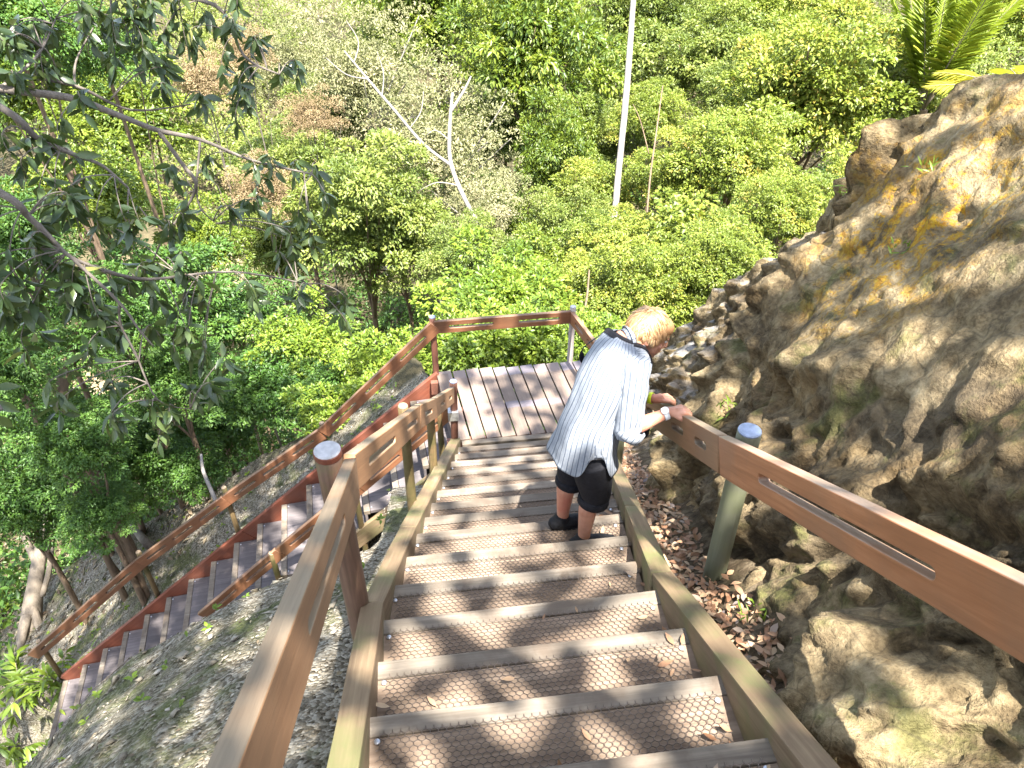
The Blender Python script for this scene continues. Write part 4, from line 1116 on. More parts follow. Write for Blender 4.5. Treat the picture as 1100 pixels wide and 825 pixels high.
cnt = {}
def tree(kind_, px, py, d, Rr, name, label, group=None, trunk='bark', tr=None, squash=1.0, limbs=9, lean=(0, 0), bark_path=None):
    """a tree whose crown centre stands d metres deep in that direction; trunk rooted on the hillside below"""
    c = at(px, py, d)
    i = cnt.get(kind_, 0); cnt[kind_] = i + 1
    me, C = KIND[kind_][i % len(KIND[kind_])]
    R0 = 1.3 if kind_ in ('shrub', 'bush') else 2.2 if kind_ == 'big' else 1.6 if kind_ == 'straw' else 2.5
    s = Rr / R0
    gx, gy = c.x + lean[0], c.y + lean[1]; g = Vector((gx, gy, gh(gx, gy) - .15))
    if g.z > c.z - Rr * .3: g.z = c.z - Rr * .6
    root = empty(name, g); tag(root, label, 'shrub' if kind_ in ('shrub', 'bush') else 'tree', group)
    rz = random.uniform(0, 6.28)
    M = Matrix.Translation(c) @ Matrix.Rotation(rz, 4, 'Z') @ Matrix.Diagonal((s, s, s * squash, 1))
    o = bpy.data.objects.new('foliage', me); COL.objects.link(o); o.parent = root; o.matrix_basis = Matrix.Translation(-g) @ M
    # trunk and limbs reaching into the clumps
    r0 = tr if tr else max(.03, Rr * .045)
    top = c + Vector((0, 0, -Rr * .15)); mid = g.lerp(top, .5) + Vector((random.uniform(-.3, .3), random.uniform(-.3, .3), 0)) * min(1, Rr * .4)
    P = smooth_path([g, mid, top], 6)
    lst = [(P, list(np.linspace(r0, r0 * .5, len(P))))]
    for k in range(limbs):
        e = M @ Vector(C[(k * 7 + 3) % len(C)]); st = P[-1 - random.randint(0, 5)]
        m_ = st.lerp(e, .5) + Vector((random.uniform(-.2, .2), random.uniform(-.2, .2), -.1)) * Rr * .3
        q = smooth_path([st, m_, e], 4); lst.append((q, list(np.linspace(r0 * .42, r0 * .10, len(q)))))
    link('trunk', tubes_me('trunk', lst, 7, True, .15), MT[trunk], root)
    return root

# ------------------------------------------------------------------ the forest (crowns named by look and neighbour)
GF = 'trees of the forest below'
# top row and middle distance
tree('pale', 310, 70, 30, 2.3, 'broadleaf_tree', 'thin dry crown beside the tan clearing, at the top of the forest', GF)
tree('gloss', 470, 10, 34, 3.6, 'broadleaf_tree', 'bright green glossy crown cut by the top edge, left of the largest glossy crown', GF)
tree('gloss', 572, 62, 27, 2.9, 'broadleaf_tree', 'largest bright green glossy crown, upright dome between the pale tree and the white trunk', GF, squash=1.25)
tree('gloss', 598, 175, 25, 1.5, 'broadleaf_tree', 'narrow glossy green crown hanging just under the largest glossy dome', GF, squash=1.5)
tree('mid', 640, 60, 36, 3.0, 'broadleaf_tree', 'dull olive crown between the glossy dome and the tall white trunk', GF)
tree('light', 870, 118, 25, 3.7, 'broadleaf_tree', 'largest light yellow-green crown, filling the forest above the rock face', GF, squash=.95)
tree('light', 790, 185, 21, 2.1, 'broadleaf_tree', 'rounded light green crown lower left of the largest yellow-green crown', GF)
tree('light', 925, 215, 19, 1.35, 'broadleaf_tree', 'small light green crown tucked against the far ridge of the rock', GF)
tree('mid', 765, 75, 32, 2.8, 'broadleaf_tree', 'grey-green crown right of the tall white trunk near the top', GF)
tree('mid', 880, 5, 38, 3.4, 'broadleaf_tree', 'hazy grey-green crown behind the largest yellow-green crown', GF)
tree('light', 1080, 25, 36, 3.2, 'broadleaf_tree', 'yellowish crown in the top right corner beyond the palm', GF)
tree('mid', 1010, 115, 27, 2.2, 'broadleaf_tree', 'olive crown under the palm, showing just over the rock peak', GF)
tree('pale', 395, 85, 25, 2.7, 'dry_tree', 'palest dry crown of cream leaves at the upper left of centre', GF, 'bark_white', squash=1.1)
tree('pale', 470, 170, 22, 2.5, 'dry_tree', 'pale olive crown around the forked white branches', GF, 'bark_white', squash=1.1)
tree('pale', 515, 235, 20, 1.5, 'dry_tree', 'small pale crown below the forked white branches', GF, 'bark_white')
tree('mid', 395, 225, 19, 2.2, 'broadleaf_tree', 'grey-green rounded crown left of the leaning white limb', GF)
tree('mid', 320, 200, 23, 2.0, 'broadleaf_tree', 'loose grey-green crown between the hanging branches and the pale tree', GF)
tree('mid', 500, 285, 17, 1.2, 'broadleaf_tree', 'small dark-hearted crown above the landing rail, beside the shadowed hollow', GF)
tree('gloss', 575, 290, 18, 1.1, 'broadleaf_tree', 'small dark glossy crown in the gap behind the landing', GF)
tree('big', 655, 290, 17, 1.2, 'broad_leaved_tree', 'tree with very broad pale green leaves at the foot of the white trunk', GF, 'bark_pale')
tree('big', 735, 255, 16, 1.2, 'broad_leaved_tree', 'tree with very broad leaves left of the far rock ridge', GF, 'bark_pale')
tree('mid', 640, 150, 27, 1.8, 'broadleaf_tree', 'olive crown half hidden by the lower white trunk', GF)
tree('light', 700, 130, 25, 1.5, 'broadleaf_tree', 'small light crown right beside the middle of the white trunk', GF)
tree('light', 690, 310, 13, 1.15, 'broadleaf_tree', 'fresh green crown directly behind the visitor head', GF)
tree('light', 620, 325, 14, 1.0, 'broadleaf_tree', 'fresh green crown behind the right corner post of the landing', GF)
tree('light', 775, 285, 13, 1.0, 'broadleaf_tree', 'light green bush-like crown touching the low end of the rock ridge', GF)
# fillers between the larger crowns
for kd, px, py, d, r_, lab in (('mid', 545, 150, 30, 2.2, 'grey-green crown peeping between the pale tree and the glossy dome'), ('light', 640, 215, 23, 1.6, 'light crown around the lower half of the white trunk, left side'),
                           ('light', 725, 190, 22, 1.5, 'light crown just right of the lower white trunk'), ('mid', 610, 255, 20, 1.4, 'grey-green crown under the hanging glossy crown'), ('light', 840, 235, 17, 1.3, 'light green crown rising over the low part of the rock ridge'),
                           ('light', 960, 90, 26, 2.2, 'yellowish light crown left of the upright palm'), ('mid', 700, 25, 36, 3.0, 'pale grey-green crown at the top edge right of the white trunk'), ('light', 820, 30, 33, 2.7, 'light crown at the top edge above the largest yellow-green crown'),
                           ('mid', 430, 270, 20, 1.6, 'grey-green crown below the pale olive tree'), ('mid', 345, 135, 27, 1.9, 'grey-green crown at the left foot of the palest dry tree'), ('gloss', 540, 250, 21, 1.1, 'little glossy crown right of the leaning white limb'),
                           ('mid', 300, 265, 21, 1.5, 'grey-green crown at the lower end of the tan clearing'), ('light', 560, 330, 15, 1.0, 'light crown in the dark gap above the landing rail'), 
                           ('light', 730, 330, 13.5, 1.0, 'fresh crown between the visitor head and the rock ridge'), ('light', 665, 275, 17, 1.2, 'light crown at the base of the slender forked sapling'), ('mid', 800, 110, 28, 1.9, 'grey-green crown pressed into the left side of the largest yellow-green crown')):
    tree(kd, px, py, d, r_, 'broadleaf_tree', lab, GF)
for px, py, d, r_, lab in ((222, 92, 17.5, .95, 'straw-coloured dry bush in the gap of the hanging branches'), (262, 60, 20, .95, 'straw-coloured dry bush high in the tan clearing'), (282, 205, 18, .95, 'straw-coloured dry bush low in the tan clearing, under the end of the long branch'), (335, 128, 20, .9, 'straw-coloured twiggy bush at the foot of the palest dry tree')):
    tree('straw', px, py, d, r_, 'dry_bush', lab, GF, 'bark_grey', tr=.03)
# shrubs round the landing
GS = 'shrubs below the landing'
for kd, px, py, d, r_, lab in (('shrub', 505, 375, 10.6, .95, 'bright shrub right behind the long landing rail, on its left half'), ('shrub', 575, 372, 10.8, .95, 'bright shrub right behind the long landing rail, on its right half'),
                           ('shrub', 415, 410, 10.4, .85, 'bright shrub between the landing corner post and the descending handrail'), 
                           ('shrub', 540, 325, 13.0, 1.2, 'leafy shrub above the middle of the landing rail'), ('shrub', 640, 372, 10.2, .7, 'bright shrub behind the short right-hand landing rail'),
                           ('shrub', 375, 455, 10.0, .7, 'low bright shrub squeezed between the outer handrail and the red side board'), ('shrub', 330, 375, 11.5, .8, 'yellow-green sapling lit by the sun left of the handrail'),
                           ('bush', 290, 420, 11.0, .75, 'darker green shrub left of the yellow-green sapling'), ('bush', 345, 430, 10.6, .6, 'small shrub under the yellow-green sapling')):
    tree(kd, px, py, d, r_, 'shrub', lab, GS, 'bark_pale', tr=.02, limbs=5)
# dark trees at the left
GL = 'dark trees on the left slope'
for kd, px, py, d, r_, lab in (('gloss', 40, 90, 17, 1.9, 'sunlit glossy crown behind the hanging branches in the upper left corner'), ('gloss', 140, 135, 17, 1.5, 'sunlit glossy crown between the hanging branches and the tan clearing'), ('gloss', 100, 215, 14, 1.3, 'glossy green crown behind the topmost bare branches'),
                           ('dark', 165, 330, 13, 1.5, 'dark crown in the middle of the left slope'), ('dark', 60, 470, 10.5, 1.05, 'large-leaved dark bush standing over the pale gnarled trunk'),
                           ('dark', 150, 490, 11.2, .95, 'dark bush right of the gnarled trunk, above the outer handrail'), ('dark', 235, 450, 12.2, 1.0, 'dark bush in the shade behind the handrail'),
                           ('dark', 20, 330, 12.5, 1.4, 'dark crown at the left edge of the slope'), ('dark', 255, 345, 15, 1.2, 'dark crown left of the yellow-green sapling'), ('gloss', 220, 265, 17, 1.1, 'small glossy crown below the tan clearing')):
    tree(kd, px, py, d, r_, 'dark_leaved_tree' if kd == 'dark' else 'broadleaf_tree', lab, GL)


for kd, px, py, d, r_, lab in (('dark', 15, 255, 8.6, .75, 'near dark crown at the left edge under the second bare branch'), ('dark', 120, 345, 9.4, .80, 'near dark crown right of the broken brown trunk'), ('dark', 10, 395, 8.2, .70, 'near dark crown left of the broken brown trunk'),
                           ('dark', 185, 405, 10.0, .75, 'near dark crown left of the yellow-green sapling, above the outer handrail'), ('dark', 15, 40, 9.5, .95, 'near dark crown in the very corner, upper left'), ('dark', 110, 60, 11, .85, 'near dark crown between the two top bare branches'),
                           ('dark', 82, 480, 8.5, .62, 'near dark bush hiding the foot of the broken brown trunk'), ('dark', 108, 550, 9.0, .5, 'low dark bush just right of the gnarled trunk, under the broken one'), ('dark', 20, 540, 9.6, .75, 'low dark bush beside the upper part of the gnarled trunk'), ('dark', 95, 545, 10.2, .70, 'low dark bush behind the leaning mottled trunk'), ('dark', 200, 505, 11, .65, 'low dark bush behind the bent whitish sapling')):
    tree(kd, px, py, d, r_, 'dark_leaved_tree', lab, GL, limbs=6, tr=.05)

# tall white trunk, leaning white limbs
def stick(name, label, cat, pts, radii, mat, n=10, base=None, branches=()):
    P = smooth_path([at(*p) for p in pts], 6); root = empty(name, base or P[-1]); tag(root, label, cat)
    link('trunk', tubes_me('trunk', [(P, lerp_list(radii, len(P)))], n, True, .12), MT[mat], root)
    for pp, rr in branches:
        q = smooth_path([at(*p) for p in pp], 5); link('branch', tubes_me('branch', [(q, lerp_list(rr, len(q)))], 7, True, .12), MT[mat], root)
    return root
stick('bare_trunk', 'tall straight white trunk rising out of the top of the picture', 'tree', [(684, -60, 23), (679, 20, 22.5), (672, 110, 22), (668, 150, 21.8), (662, 212, 21.5), (658, 260, 21.3), (650, 420, 21)], [.078, .084, .095, .088, .092, .085, .09], 'bark_white', 12)
stick('bare_trunk', 'leaning white limb forking below the pale olive crown', 'tree', [(486, 100, 18.9), (483, 140, 18.7), (485, 178, 18.6), (505, 225, 18.4), (545, 292, 18), (570, 340, 17.6)], [.035, .045, .052, .055, .055, .06], 'bark_white', 9,
      branches=[([(485, 178, 18.6), (455, 155, 18.8), (425, 120, 19), (395, 85, 19.2), (370, 55, 19.4)], [.042, .038, .034, .03, .02]), ([(484, 120, 18.8), (498, 98, 18.9), (506, 82, 19)], [.045, .035, .02]), ([(455, 155, 18.8), (425, 150, 19), (400, 152, 19.2)], [.03, .022, .012]), ([(395, 85, 19.2), (372, 80, 19.3), (350, 62, 19.4)], [.022, .016, .008]), ([(410, 105, 19), (412, 80, 19), (405, 55, 19)], [.018, .012, .006]), ([(440, 138, 18.9), (452, 120, 18.9), (455, 98, 18.9)], [.016, .012, .006]), ([(495, 200, 18.5), (470, 196, 18.5), (450, 205, 18.6)], [.02, .014, .006]), ([(520, 250, 18.2), (500, 245, 18.2), (480, 255, 18.2)], [.018, .013, .006]), ([(380, 68, 19.3), (385, 45, 19.3), (372, 22, 19.3)], [.016, .012, .006]), ([(482, 150, 18.7), (468, 140, 18.7), (458, 145, 18.7)], [.015, .01, .005])])
stick('slender_tree', 'thin pale brown sapling trunk with a fork right of the white trunk', 'tree', [(712, 92, 17), (704, 150, 16.8), (697, 205, 16.6), (690, 310, 16.2), (688, 380, 16)], [.012, .018, .022, .026, .028], 'bark', 7,
      branches=[([(697, 165, 16.8), (688, 130, 16.9), (680, 112, 17)], [.012, .01, .006])])
stick('slender_tree', 'thin upright trunk just behind the right landing post', 'tree', [(633, 290, 12.5), (631, 315, 12.2), (626, 350, 12), (622, 420, 11.6)], [.012, .018, .02, .022], 'bark', 7)
dt = at(68, 440, 9.0)
def px_of(p): d = p.dot(_fw); return (550 + F * p.dot(_rt) / d, 412.5 - F * p.dot(_up) / d, d)
stick('dead_tree', 'brown broken trunk among dark leaves on the left', 'tree', [(84, 345, 9.0), (76, 385, 9.0), (68, 440, 9.0)] + [px_of(Vector((dt.x - .02, dt.y + .03, dt.z + (gh(dt.x, dt.y) - .2 - dt.z) * k))) for k in (.5, 1)], [.055, .07, .075, .09, .11], 'bark', 10)
def gp(px, py):
    """point where the line of sight meets the hillside"""
    r = ray(px, py); t = 2.0
    while t < 80:
        p = r * t
        if p.z < gh(p.x, p.y): return p
        t += .02
    return r * 30
def gd(px, py, dz=0):
    return gp(px, py).dot(_fw) - dz
D0 = gd(40, 672)
stick('gnarled_tree', 'pale gnarled trunk with spreading roots beside the end of the handrail', 'tree', [(30, 695, D0 + .1), (36, 640, D0), (42, 600, D0), (50, 560, D0 - .1), (62, 500, D0 - .2)], [.19, .13, .10, .075, .06], 'bark_pale', 14, base=gp(36, 680),
      branches=[([(40, 605, D0), (28, 580, D0), (16, 540, D0 - .2)], [.075, .055, .045]), ([(34, 650, D0 - .05), (50, 690, D0 - .2), (75, 705, gd(75, 705))], [.08, .06, .03]), ([(30, 660, D0 - .1), (22, 700, D0 - .2), (30, 730, D0 - .3)], [.07, .06, .04]), ([(38, 655, D0 + .1), (60, 680, D0), (82, 690, gd(82, 690))], [.06, .05, .025]), ([(45, 640, D0), (52, 615, D0), (56, 585, D0 - .05)], [.05, .045, .04])])
stick('fallen_trunk', 'grey mottled trunk leaning on the gravel behind the outer handrail', 'log', [(164, 590, gd(164, 590)), (148, 572, gd(148, 572) - .1), (128, 545, gd(128, 545) - .4)], [.06, .058, .05], 'bark_grey', 10)
stick('fallen_trunk', 'thin crooked grey trunk left of the mottled one', 'log', [(158, 612, gd(158, 612)), (140, 595, gd(140, 595) - .05), (125, 582, gd(125, 582) - .2), (112, 566, gd(112, 566) - .4)], [.035, .03, .028, .02], 'bark_grey', 8)
stick('bent_sapling', 'thin whitish sapling bending up behind the outer handrail', 'tree', [(238, 552, 9.2), (226, 525, 9.3), (218, 505, 9.4), (216, 488, 9.5)], [.028, .024, .022, .015], 'bark_white', 8)

# palms
def frond(base, d, L, droop, n, leafL, r, w_=.045):
    d = Vector(d).normalized(); P = []; side = d.cross(Vector((0, 0, 1))).normalized()
    for i in range(13):
        t = i / 12; P.append(Vector(base) + d * L * t + Vector((0, 0, -1)) * droop * L * t * t)
    lp = []; la = []; ln = []; ll = []
    for i in range(n):
        t = .14 + .86 * i / n; k = min(11, int(t * 12)); f = t * 12 - k; p = P[k].lerp(P[k + 1], f); ax = (P[k + 1] - P[k]).normalized()
        for s in (-1, 1):
            a = (side * s * .85 + ax * (.55 + .5 * t) + Vector((0, 0, .12 - .35 * r.random()))).normalized()
            lp.append(p); la.append(a); ln.append(Vector((0, 0, 1)) + side * s * -.4); ll.append(leafL * (math.sin(math.pi * min(1, .12 + .9 * t)) ** .6) * r.uniform(.85, 1.1))
    return P, lp, la, ln, ll
def palm(px, py, d, L, nf, label, dry=0, up=.9, seed=1, base=None, arc=(0, 6.28), fan=None):
    r = random.Random(seed); c = at(px, py, d); g = Vector((c.x + .4, c.y + .3, gh(c.x, c.y))) if base is None else at(*base)
    root = empty('palm_tree', g); tag(root, label, 'palm')
    P = smooth_path([g, g.lerp(c, .5) + Vector((.1, 0, 0)), c], 5); link('trunk', tubes_me('trunk', [(P, lerp_list([.13, .11, .12], len(P)))], 9, True, .2), MT['bark'], root)
    st = []; lp = []; la = []; ln = []; ll = []
    for k in range(nf):
        th = arc[0] + (arc[1] - arc[0]) * (k + r.random() * .6) / nf; el = r.uniform(.25, 1.3) * up if fan is None else r.uniform(*fan)
        a, b_, c_, d_, e_ = frond(c, (math.cos(th) * math.cos(el), math.sin(th) * math.cos(el), math.sin(el)), L * r.uniform(.8, 1.1), r.uniform(.25, .55) if fan is None else r.uniform(.10, .22), 46 if fan is None else 60, L * (.26 if fan is None else .17), r)
        st.append((a, lerp_list([.022, .006], len(a)))); lp += b_; la += c_; ln += d_; ll += e_
    link('frond_stalks', tubes_me('frond_stalks', st, 5), MT['leaf_palm'] if False else MT['bark_pale'], root)
    n = len(lp); t = np.clip(rng.normal(.85 if dry else .45, .18, n), 0, 1)
    me = leaves('fronds', [tuple(v) for v in lp], [tuple(v) for v in la], [tuple(v) for v in ln], np.array(ll), np.array(ll) * .085, t, False, .25)
    link('fronds', me, MT['leaf_palm'], root)
palm(992, 118, 24, 5.4, 12, 'palm with tall upright green fronds above the rock peak', seed=2, up=1.25, fan=(1.02, 1.42))
palm(1095, 105, 21, 3.0, 11, 'palm with yellowing arched fronds at the right edge behind the rock', 1, .5, seed=5)

# far forest and undergrowth: more than anyone could count
def far_forest():
    r = np.random.default_rng(77); P = []; D = []; T_ = []
    for k in range(430):
        d = r.uniform(30, 52); px = r.uniform(-150, 1280); y_ = r.uniform(-.2, 1)
        p = at(px, 10, d); x, y = p.x, p.y; g = gh(x, y); h = r.uniform(2.5, 6.5) * (1 if 330 < px or px < 120 else .35); q = r.uniform(.9, 2.2)
        m = int(330 * q * q * .55); dd = rdir(r, m); dd[:, 2] = np.where(r.random(m) < .8, np.abs(dd[:, 2]), dd[:, 2])
        lump = np.array([.8 + .5 * noise.noise(Vector(v * 2.3) + Vector((k, 0, 0))) for v in dd])
        P.append(np.array([x, y, g + h]) + dd * q * (lump * r.uniform(.75, 1.05, m))[:, None] * np.array([1, 1, .85])); D.append(dd); T_.append(np.clip(r.normal(.5, .2, m) + r.normal(0, .15), 0, 1))
    P = np.concatenate(P); D = np.concatenate(D); T_ = np.concatenate(T_); n = len(P)
    A = norm(D + rdir(r, n) * .8 + np.array([0, 0, -.3])); N = norm(D * .4 + np.array([0, 0, .8]) + rdir(r, n) * .5); s = r.uniform(.6, 1.3, n)
    tag(link('distant_forest', leaves('distant_forest', P, A, N, .19 * s, .095 * s, T_), MT['leaf_mid']), 'far wood of mixed grey-green crowns beyond the nearer trees', 'forest', kind='stuff')
far_forest()
def undergrowth(name, label, N0, box, dens, mat, L, W, hmax, seed, keep):
    r = np.random.default_rng(seed); P = []; T_ = []
    tries = 0
    while len(P) < N0 and tries < N0 * 6:
        tries += 1
        x = r.uniform(box[0], box[1]); y = r.uniform(box[2], box[3])
        f = noise.noise(Vector((x * .55, y * .55, seed)))
        if f + r.uniform(-.25, .25) < dens or not keep(x, y): continue
        z = gh(x, y) + max(.03, (f - dens + .15)) * hmax * r.random() ** .5
        P.append((x, y, z)); T_.append(min(1, max(0, r.normal(.5, .22))))
    n = len(P); A = norm(rdir(r, n) + np.array([0, 0, .15])); Nn = norm(rdir(r, n) * .6 + np.array([0, 0, .9])); s = r.uniform(.6, 1.3, n)
    tag(link(name, leaves(name, np.array(P), A, Nn, L * s, W * s, np.array(T_)), mat), label, 'undergrowth', kind='stuff')
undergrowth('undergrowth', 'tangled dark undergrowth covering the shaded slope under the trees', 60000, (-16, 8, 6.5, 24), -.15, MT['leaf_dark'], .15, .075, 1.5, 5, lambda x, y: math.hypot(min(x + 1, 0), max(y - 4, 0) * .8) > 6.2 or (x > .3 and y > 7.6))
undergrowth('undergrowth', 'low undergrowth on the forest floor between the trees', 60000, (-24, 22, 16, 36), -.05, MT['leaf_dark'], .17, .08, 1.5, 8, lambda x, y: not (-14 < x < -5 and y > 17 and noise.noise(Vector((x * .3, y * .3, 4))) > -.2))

# ------------------------------------------------------------------ near tree whose branches hang into the upper left
def hanging_tree():
    base = Vector((-3.9, 2.2, 0)); base.z = gh(base.x, base.y) - .1
    root = empty('broadleaf_tree', base); tag(root, 'near tree leaning in from the left edge, grey-green leaves hanging from bare branches', 'tree')
    hub = Vector((-4.1, 2.6, -.3)); top = Vector((-3.6, 2.4, 2.2))
    P = smooth_path([base, base.lerp(hub, .5) + Vector((-.15, .1, 0)), hub, top], 6)
    link('trunk', tubes_me('trunk', [(P, lerp_list([.16, .13, .11, .07], len(P)))], 12, True, .2), MT['bark_grey'], root)
    br = [([(-140, 70, 4.2), (0, 95, 4.4), (75, 105, 4.5), (130, 125, 4.6), (170, 140, 4.7), (215, 150, 4.8), (270, 172, 5.0), (335, 187, 5.3)], (.030, .006)),
          ([(-140, 60, 4.2), (0, 78, 4.6), (80, 92, 4.8), (140, 118, 5.0), (205, 112, 5.1)], (.022, .004)),
          ([(-140, 50, 4.2), (0, 115, 3.9), (40, 148, 4.0), (80, 166, 4.1), (110, 178, 4.2), (138, 202, 4.3)], (.026, .005)),
          ([(-140, 140, 4.0), (0, 207, 3.7), (30, 232, 3.8), (55, 256, 3.9), (76, 276, 3.9), (110, 290, 4.0)], (.028, .006)),
          ([(170, 140, 4.7), (195, 175, 4.8), (210, 195, 4.8), (205, 215, 4.9), (180, 250, 4.9), (172, 262, 4.9), (165, 280, 5.0)], (.014, .005)),
          ([(215, 150, 4.8), (212, 215, 4.9), (232, 240, 5.0)], (.008, .003)), ([(180, 250, 4.9), (160, 235, 4.9), (150, 222, 4.9)], (.007, .003)),
          ([(-100, -90, 4.0), (20, -40, 4.4), (120, -10, 4.7), (230, 5, 5.0), (262, 60, 5.1), (300, 80, 5.2)], (.03, .005)),
          ([(76, 276, 3.9), (128, 325, 4.0), (150, 355, 4.1), (165, 372, 4.2)], (.010, .004)), ([(110, 290, 4.0), (160, 300, 4.3), (250, 292, 4.8), (330, 305, 5.2)], (.012, .004)),
          ([(80, 92, 4.8), (82, 65, 4.9), (100, 30, 5.0)], (.010, .004)), ([(0, 95, 4.4), (40, 60, 4.6), (60, 20, 4.7)], (.012, .004)),
          ([(128, 325, 4.0), (130, 350, 4.1), (145, 378, 4.2), (170, 430, 4.4), (210, 440, 4.6)], (.008, .003)), ([(-120, 300, 3.2), (-40, 380, 2.7), (2, 440, 2.5)], (.015, .004))]
    tips = []
    for pts, (ra, rb) in br:
        pp = [at(*p) for p in pts]
        if pts[0][0] < -90: pp = [hub if pts[0][1] > 0 else top] + pp
        q = smooth_path(pp, 5); tips += q[4:]
        link('branch', tubes_me('branch', [(q, lerp_list([ra, rb], len(q)))], 7, True, .1), MT['bark_grey'], root)
    cl = [(150, 20, 4.8, 60, 26), (205, 28, 5.0, 50, 26), (240, 15, 5.0, 45, 22), (290, 60, 5.2, 40, 22), (268, 90, 5.2, 45, 24), (310, 75, 5.3, 30, 14), (60, 185, 4.0, 55, 34), (100, 215, 4.1, 50, 30), (30, 165, 3.9, 50, 26),
          (125, 240, 4.2, 40, 20), (250, 165, 5.0, 50, 20), (290, 180, 5.2, 45, 22), (330, 190, 5.3, 35, 16), (335, 212, 5.3, 30, 16), (285, 248, 5.1, 45, 26), (310, 262, 5.2, 35, 16), (255, 320, 4.8, 45, 22), (215, 345, 4.6, 50, 26), (215, 395, 4.6, 45, 26),
          (170, 340, 4.4, 45, 18), (60, 330, 4.0, 70, 42), (20, 300, 3.8, 60, 34), (100, 345, 4.1, 55, 30), (30, 40, 4.6, 60, 34), (85, 20, 4.8, 60, 34), (10, 110, 4.4, 55, 24), (140, 60, 4.9, 55, 24), (150, 430, 4.4, 50, 18), (185, 450, 4.5, 40, 14),
          (190, 90, 5.0, 60, 18), (330, 320, 5.2, 35, 10), (360, 330, 5.3, 30, 8), (0, 20, 4.5, 60, 34), (180, 300, 4.5, 60, 18), (125, 300, 4.2, 50, 22), (60, 250, 3.9, 40, 16), (0, 250, 3.7, 60, 24), (130, 5, 4.7, 60, 30), (190, -5, 4.9, 60, 26), (60, 400, 4.2, 60, 22), (110, 420, 4.3, 50, 16),
          (45, 215, 3.9, 50, 30), (150, 260, 4.5, 50, 24), (90, 285, 4.1, 55, 30), (200, 250, 4.9, 45, 24), (40, 10, 4.6, 60, 34), (120, 45, 4.8, 50, 26), (230, 45, 5.0, 45, 26), (170, 5, 4.9, 50, 28), (270, 110, 5.1, 40, 22), (150, 375, 4.3, 50, 24), (240, 370, 4.8, 40, 20), (15, 350, 3.9, 60, 34), (190, 200, 4.8, 45, 20), (250, 215, 5.0, 40, 18), (80, 130, 4.4, 45, 22), (320, 240, 5.3, 30, 16)]
    r = np.random.default_rng(4); P = []; A = []; N = []; T_ = []; tw = []
    tipa = np.array([tuple(t) for t in tips])
    for px, py, d, rp, m in cl:
        m = int(m * 1.0)
        c = at(px, py, d); rad = rp / F * d
        k = int(np.argmin(((tipa - np.array(tuple(c))) ** 2).sum(1))); s = Vector(tipa[k])
        for _ in range(max(2, m // 8)):
            e = c + Vector(rdir(r, 1)[0]) * rad * .6; w_ = smooth_path([s, s.lerp(e, .5) + Vector((0, 0, .04)), e, e + Vector((r.normal() * .02, r.normal() * .02, -.10))], 4)
            tw.append((w_, list(np.linspace(.0045, .0018, len(w_)))))
            for j in range(14):
                q = w_[len(w_) // 2 + int(r.integers(0, len(w_) // 2))]
                P.append(tuple(q + Vector(rdir(r, 1)[0]) * .012)); a = rdir(r, 1)[0] * .75 + np.array([0, 0, -.65]); A.append(a); N.append(rdir(r, 1)[0] * .8 + np.array([0, 0, .5])); T_.append(r.random() ** 1.3 * (.9 if r.random() < .93 else 1.1))
    n = len(P); s = r.uniform(.65, 1.2, n)
    link('twigs', tubes_me('twigs', tw, 5, True), MT['bark_grey'], root)['kind'] = 'stuff'
    me = leaves('foliage', np.array(P), np.array(A), np.array(N), 0.118 * s, .040 * s, np.clip(np.array(T_), 0, 1), True, .22)
    link('foliage', me, MT['leaf_grey'], root)
    # three big leaves close to the viewer at the left edge
    b = [(2, 440, 2.5), (6, 425, 2.5), (4, 455, 2.55), (-4, 470, 2.5), (-10, 445, 2.5)]
    me = leaves('near_leaf_spray', [tuple(at(x - 12, y - 8, d)) for x, y, d in b], [(.7, .1, -.5), (.8, 0, .1), (.5, .2, -.8), (.3, 0, -.9), (.6, .1, -.2)], [(.1, -.5, .8)] * 5, np.array([.09, .075, .085, .09, .07]), np.array([.034, .03, .032, .03, .03]), np.array([.6, .4, .7, .5, .3]), True, .3)
    link('near_leaf_spray', me, MT['leaf_grey'], root)
    P = []; D = []  # unseen upper crown, added up-sun to shade the lower flight
    for k in range(150):
        tgt = Vector((r.uniform(-8.5, -1.6), r.uniform(3.0, 9.5), -7.5)); c = tgt + SUN * r.uniform(9.5, 11.5)
        if r.random() > .8: continue
        m = int(r.uniform(60, 120)); dd = rdir(r, m); P.append(np.array(tuple(c)) + dd * (r.uniform(.3, .6) * r.uniform(.3, 1, m) ** .5)[:, None] * np.array([1, 1, .6])); D.append(dd)
    P = np.concatenate(P); D = np.concatenate(D); n = len(P); s = r.uniform(.7, 1.2, n)
    me = leaves('crown', P, norm(D + rdir(r, n) + np.array([0, 0, -.3])), norm(rdir(r, n) * .6 + np.array([0, 0, 1])), .16 * s, .07 * s, np.clip(r.normal(.4, .2, n), 0, 1))
    link('crown', me, MT['leaf_grey'], root)
hanging_tree()

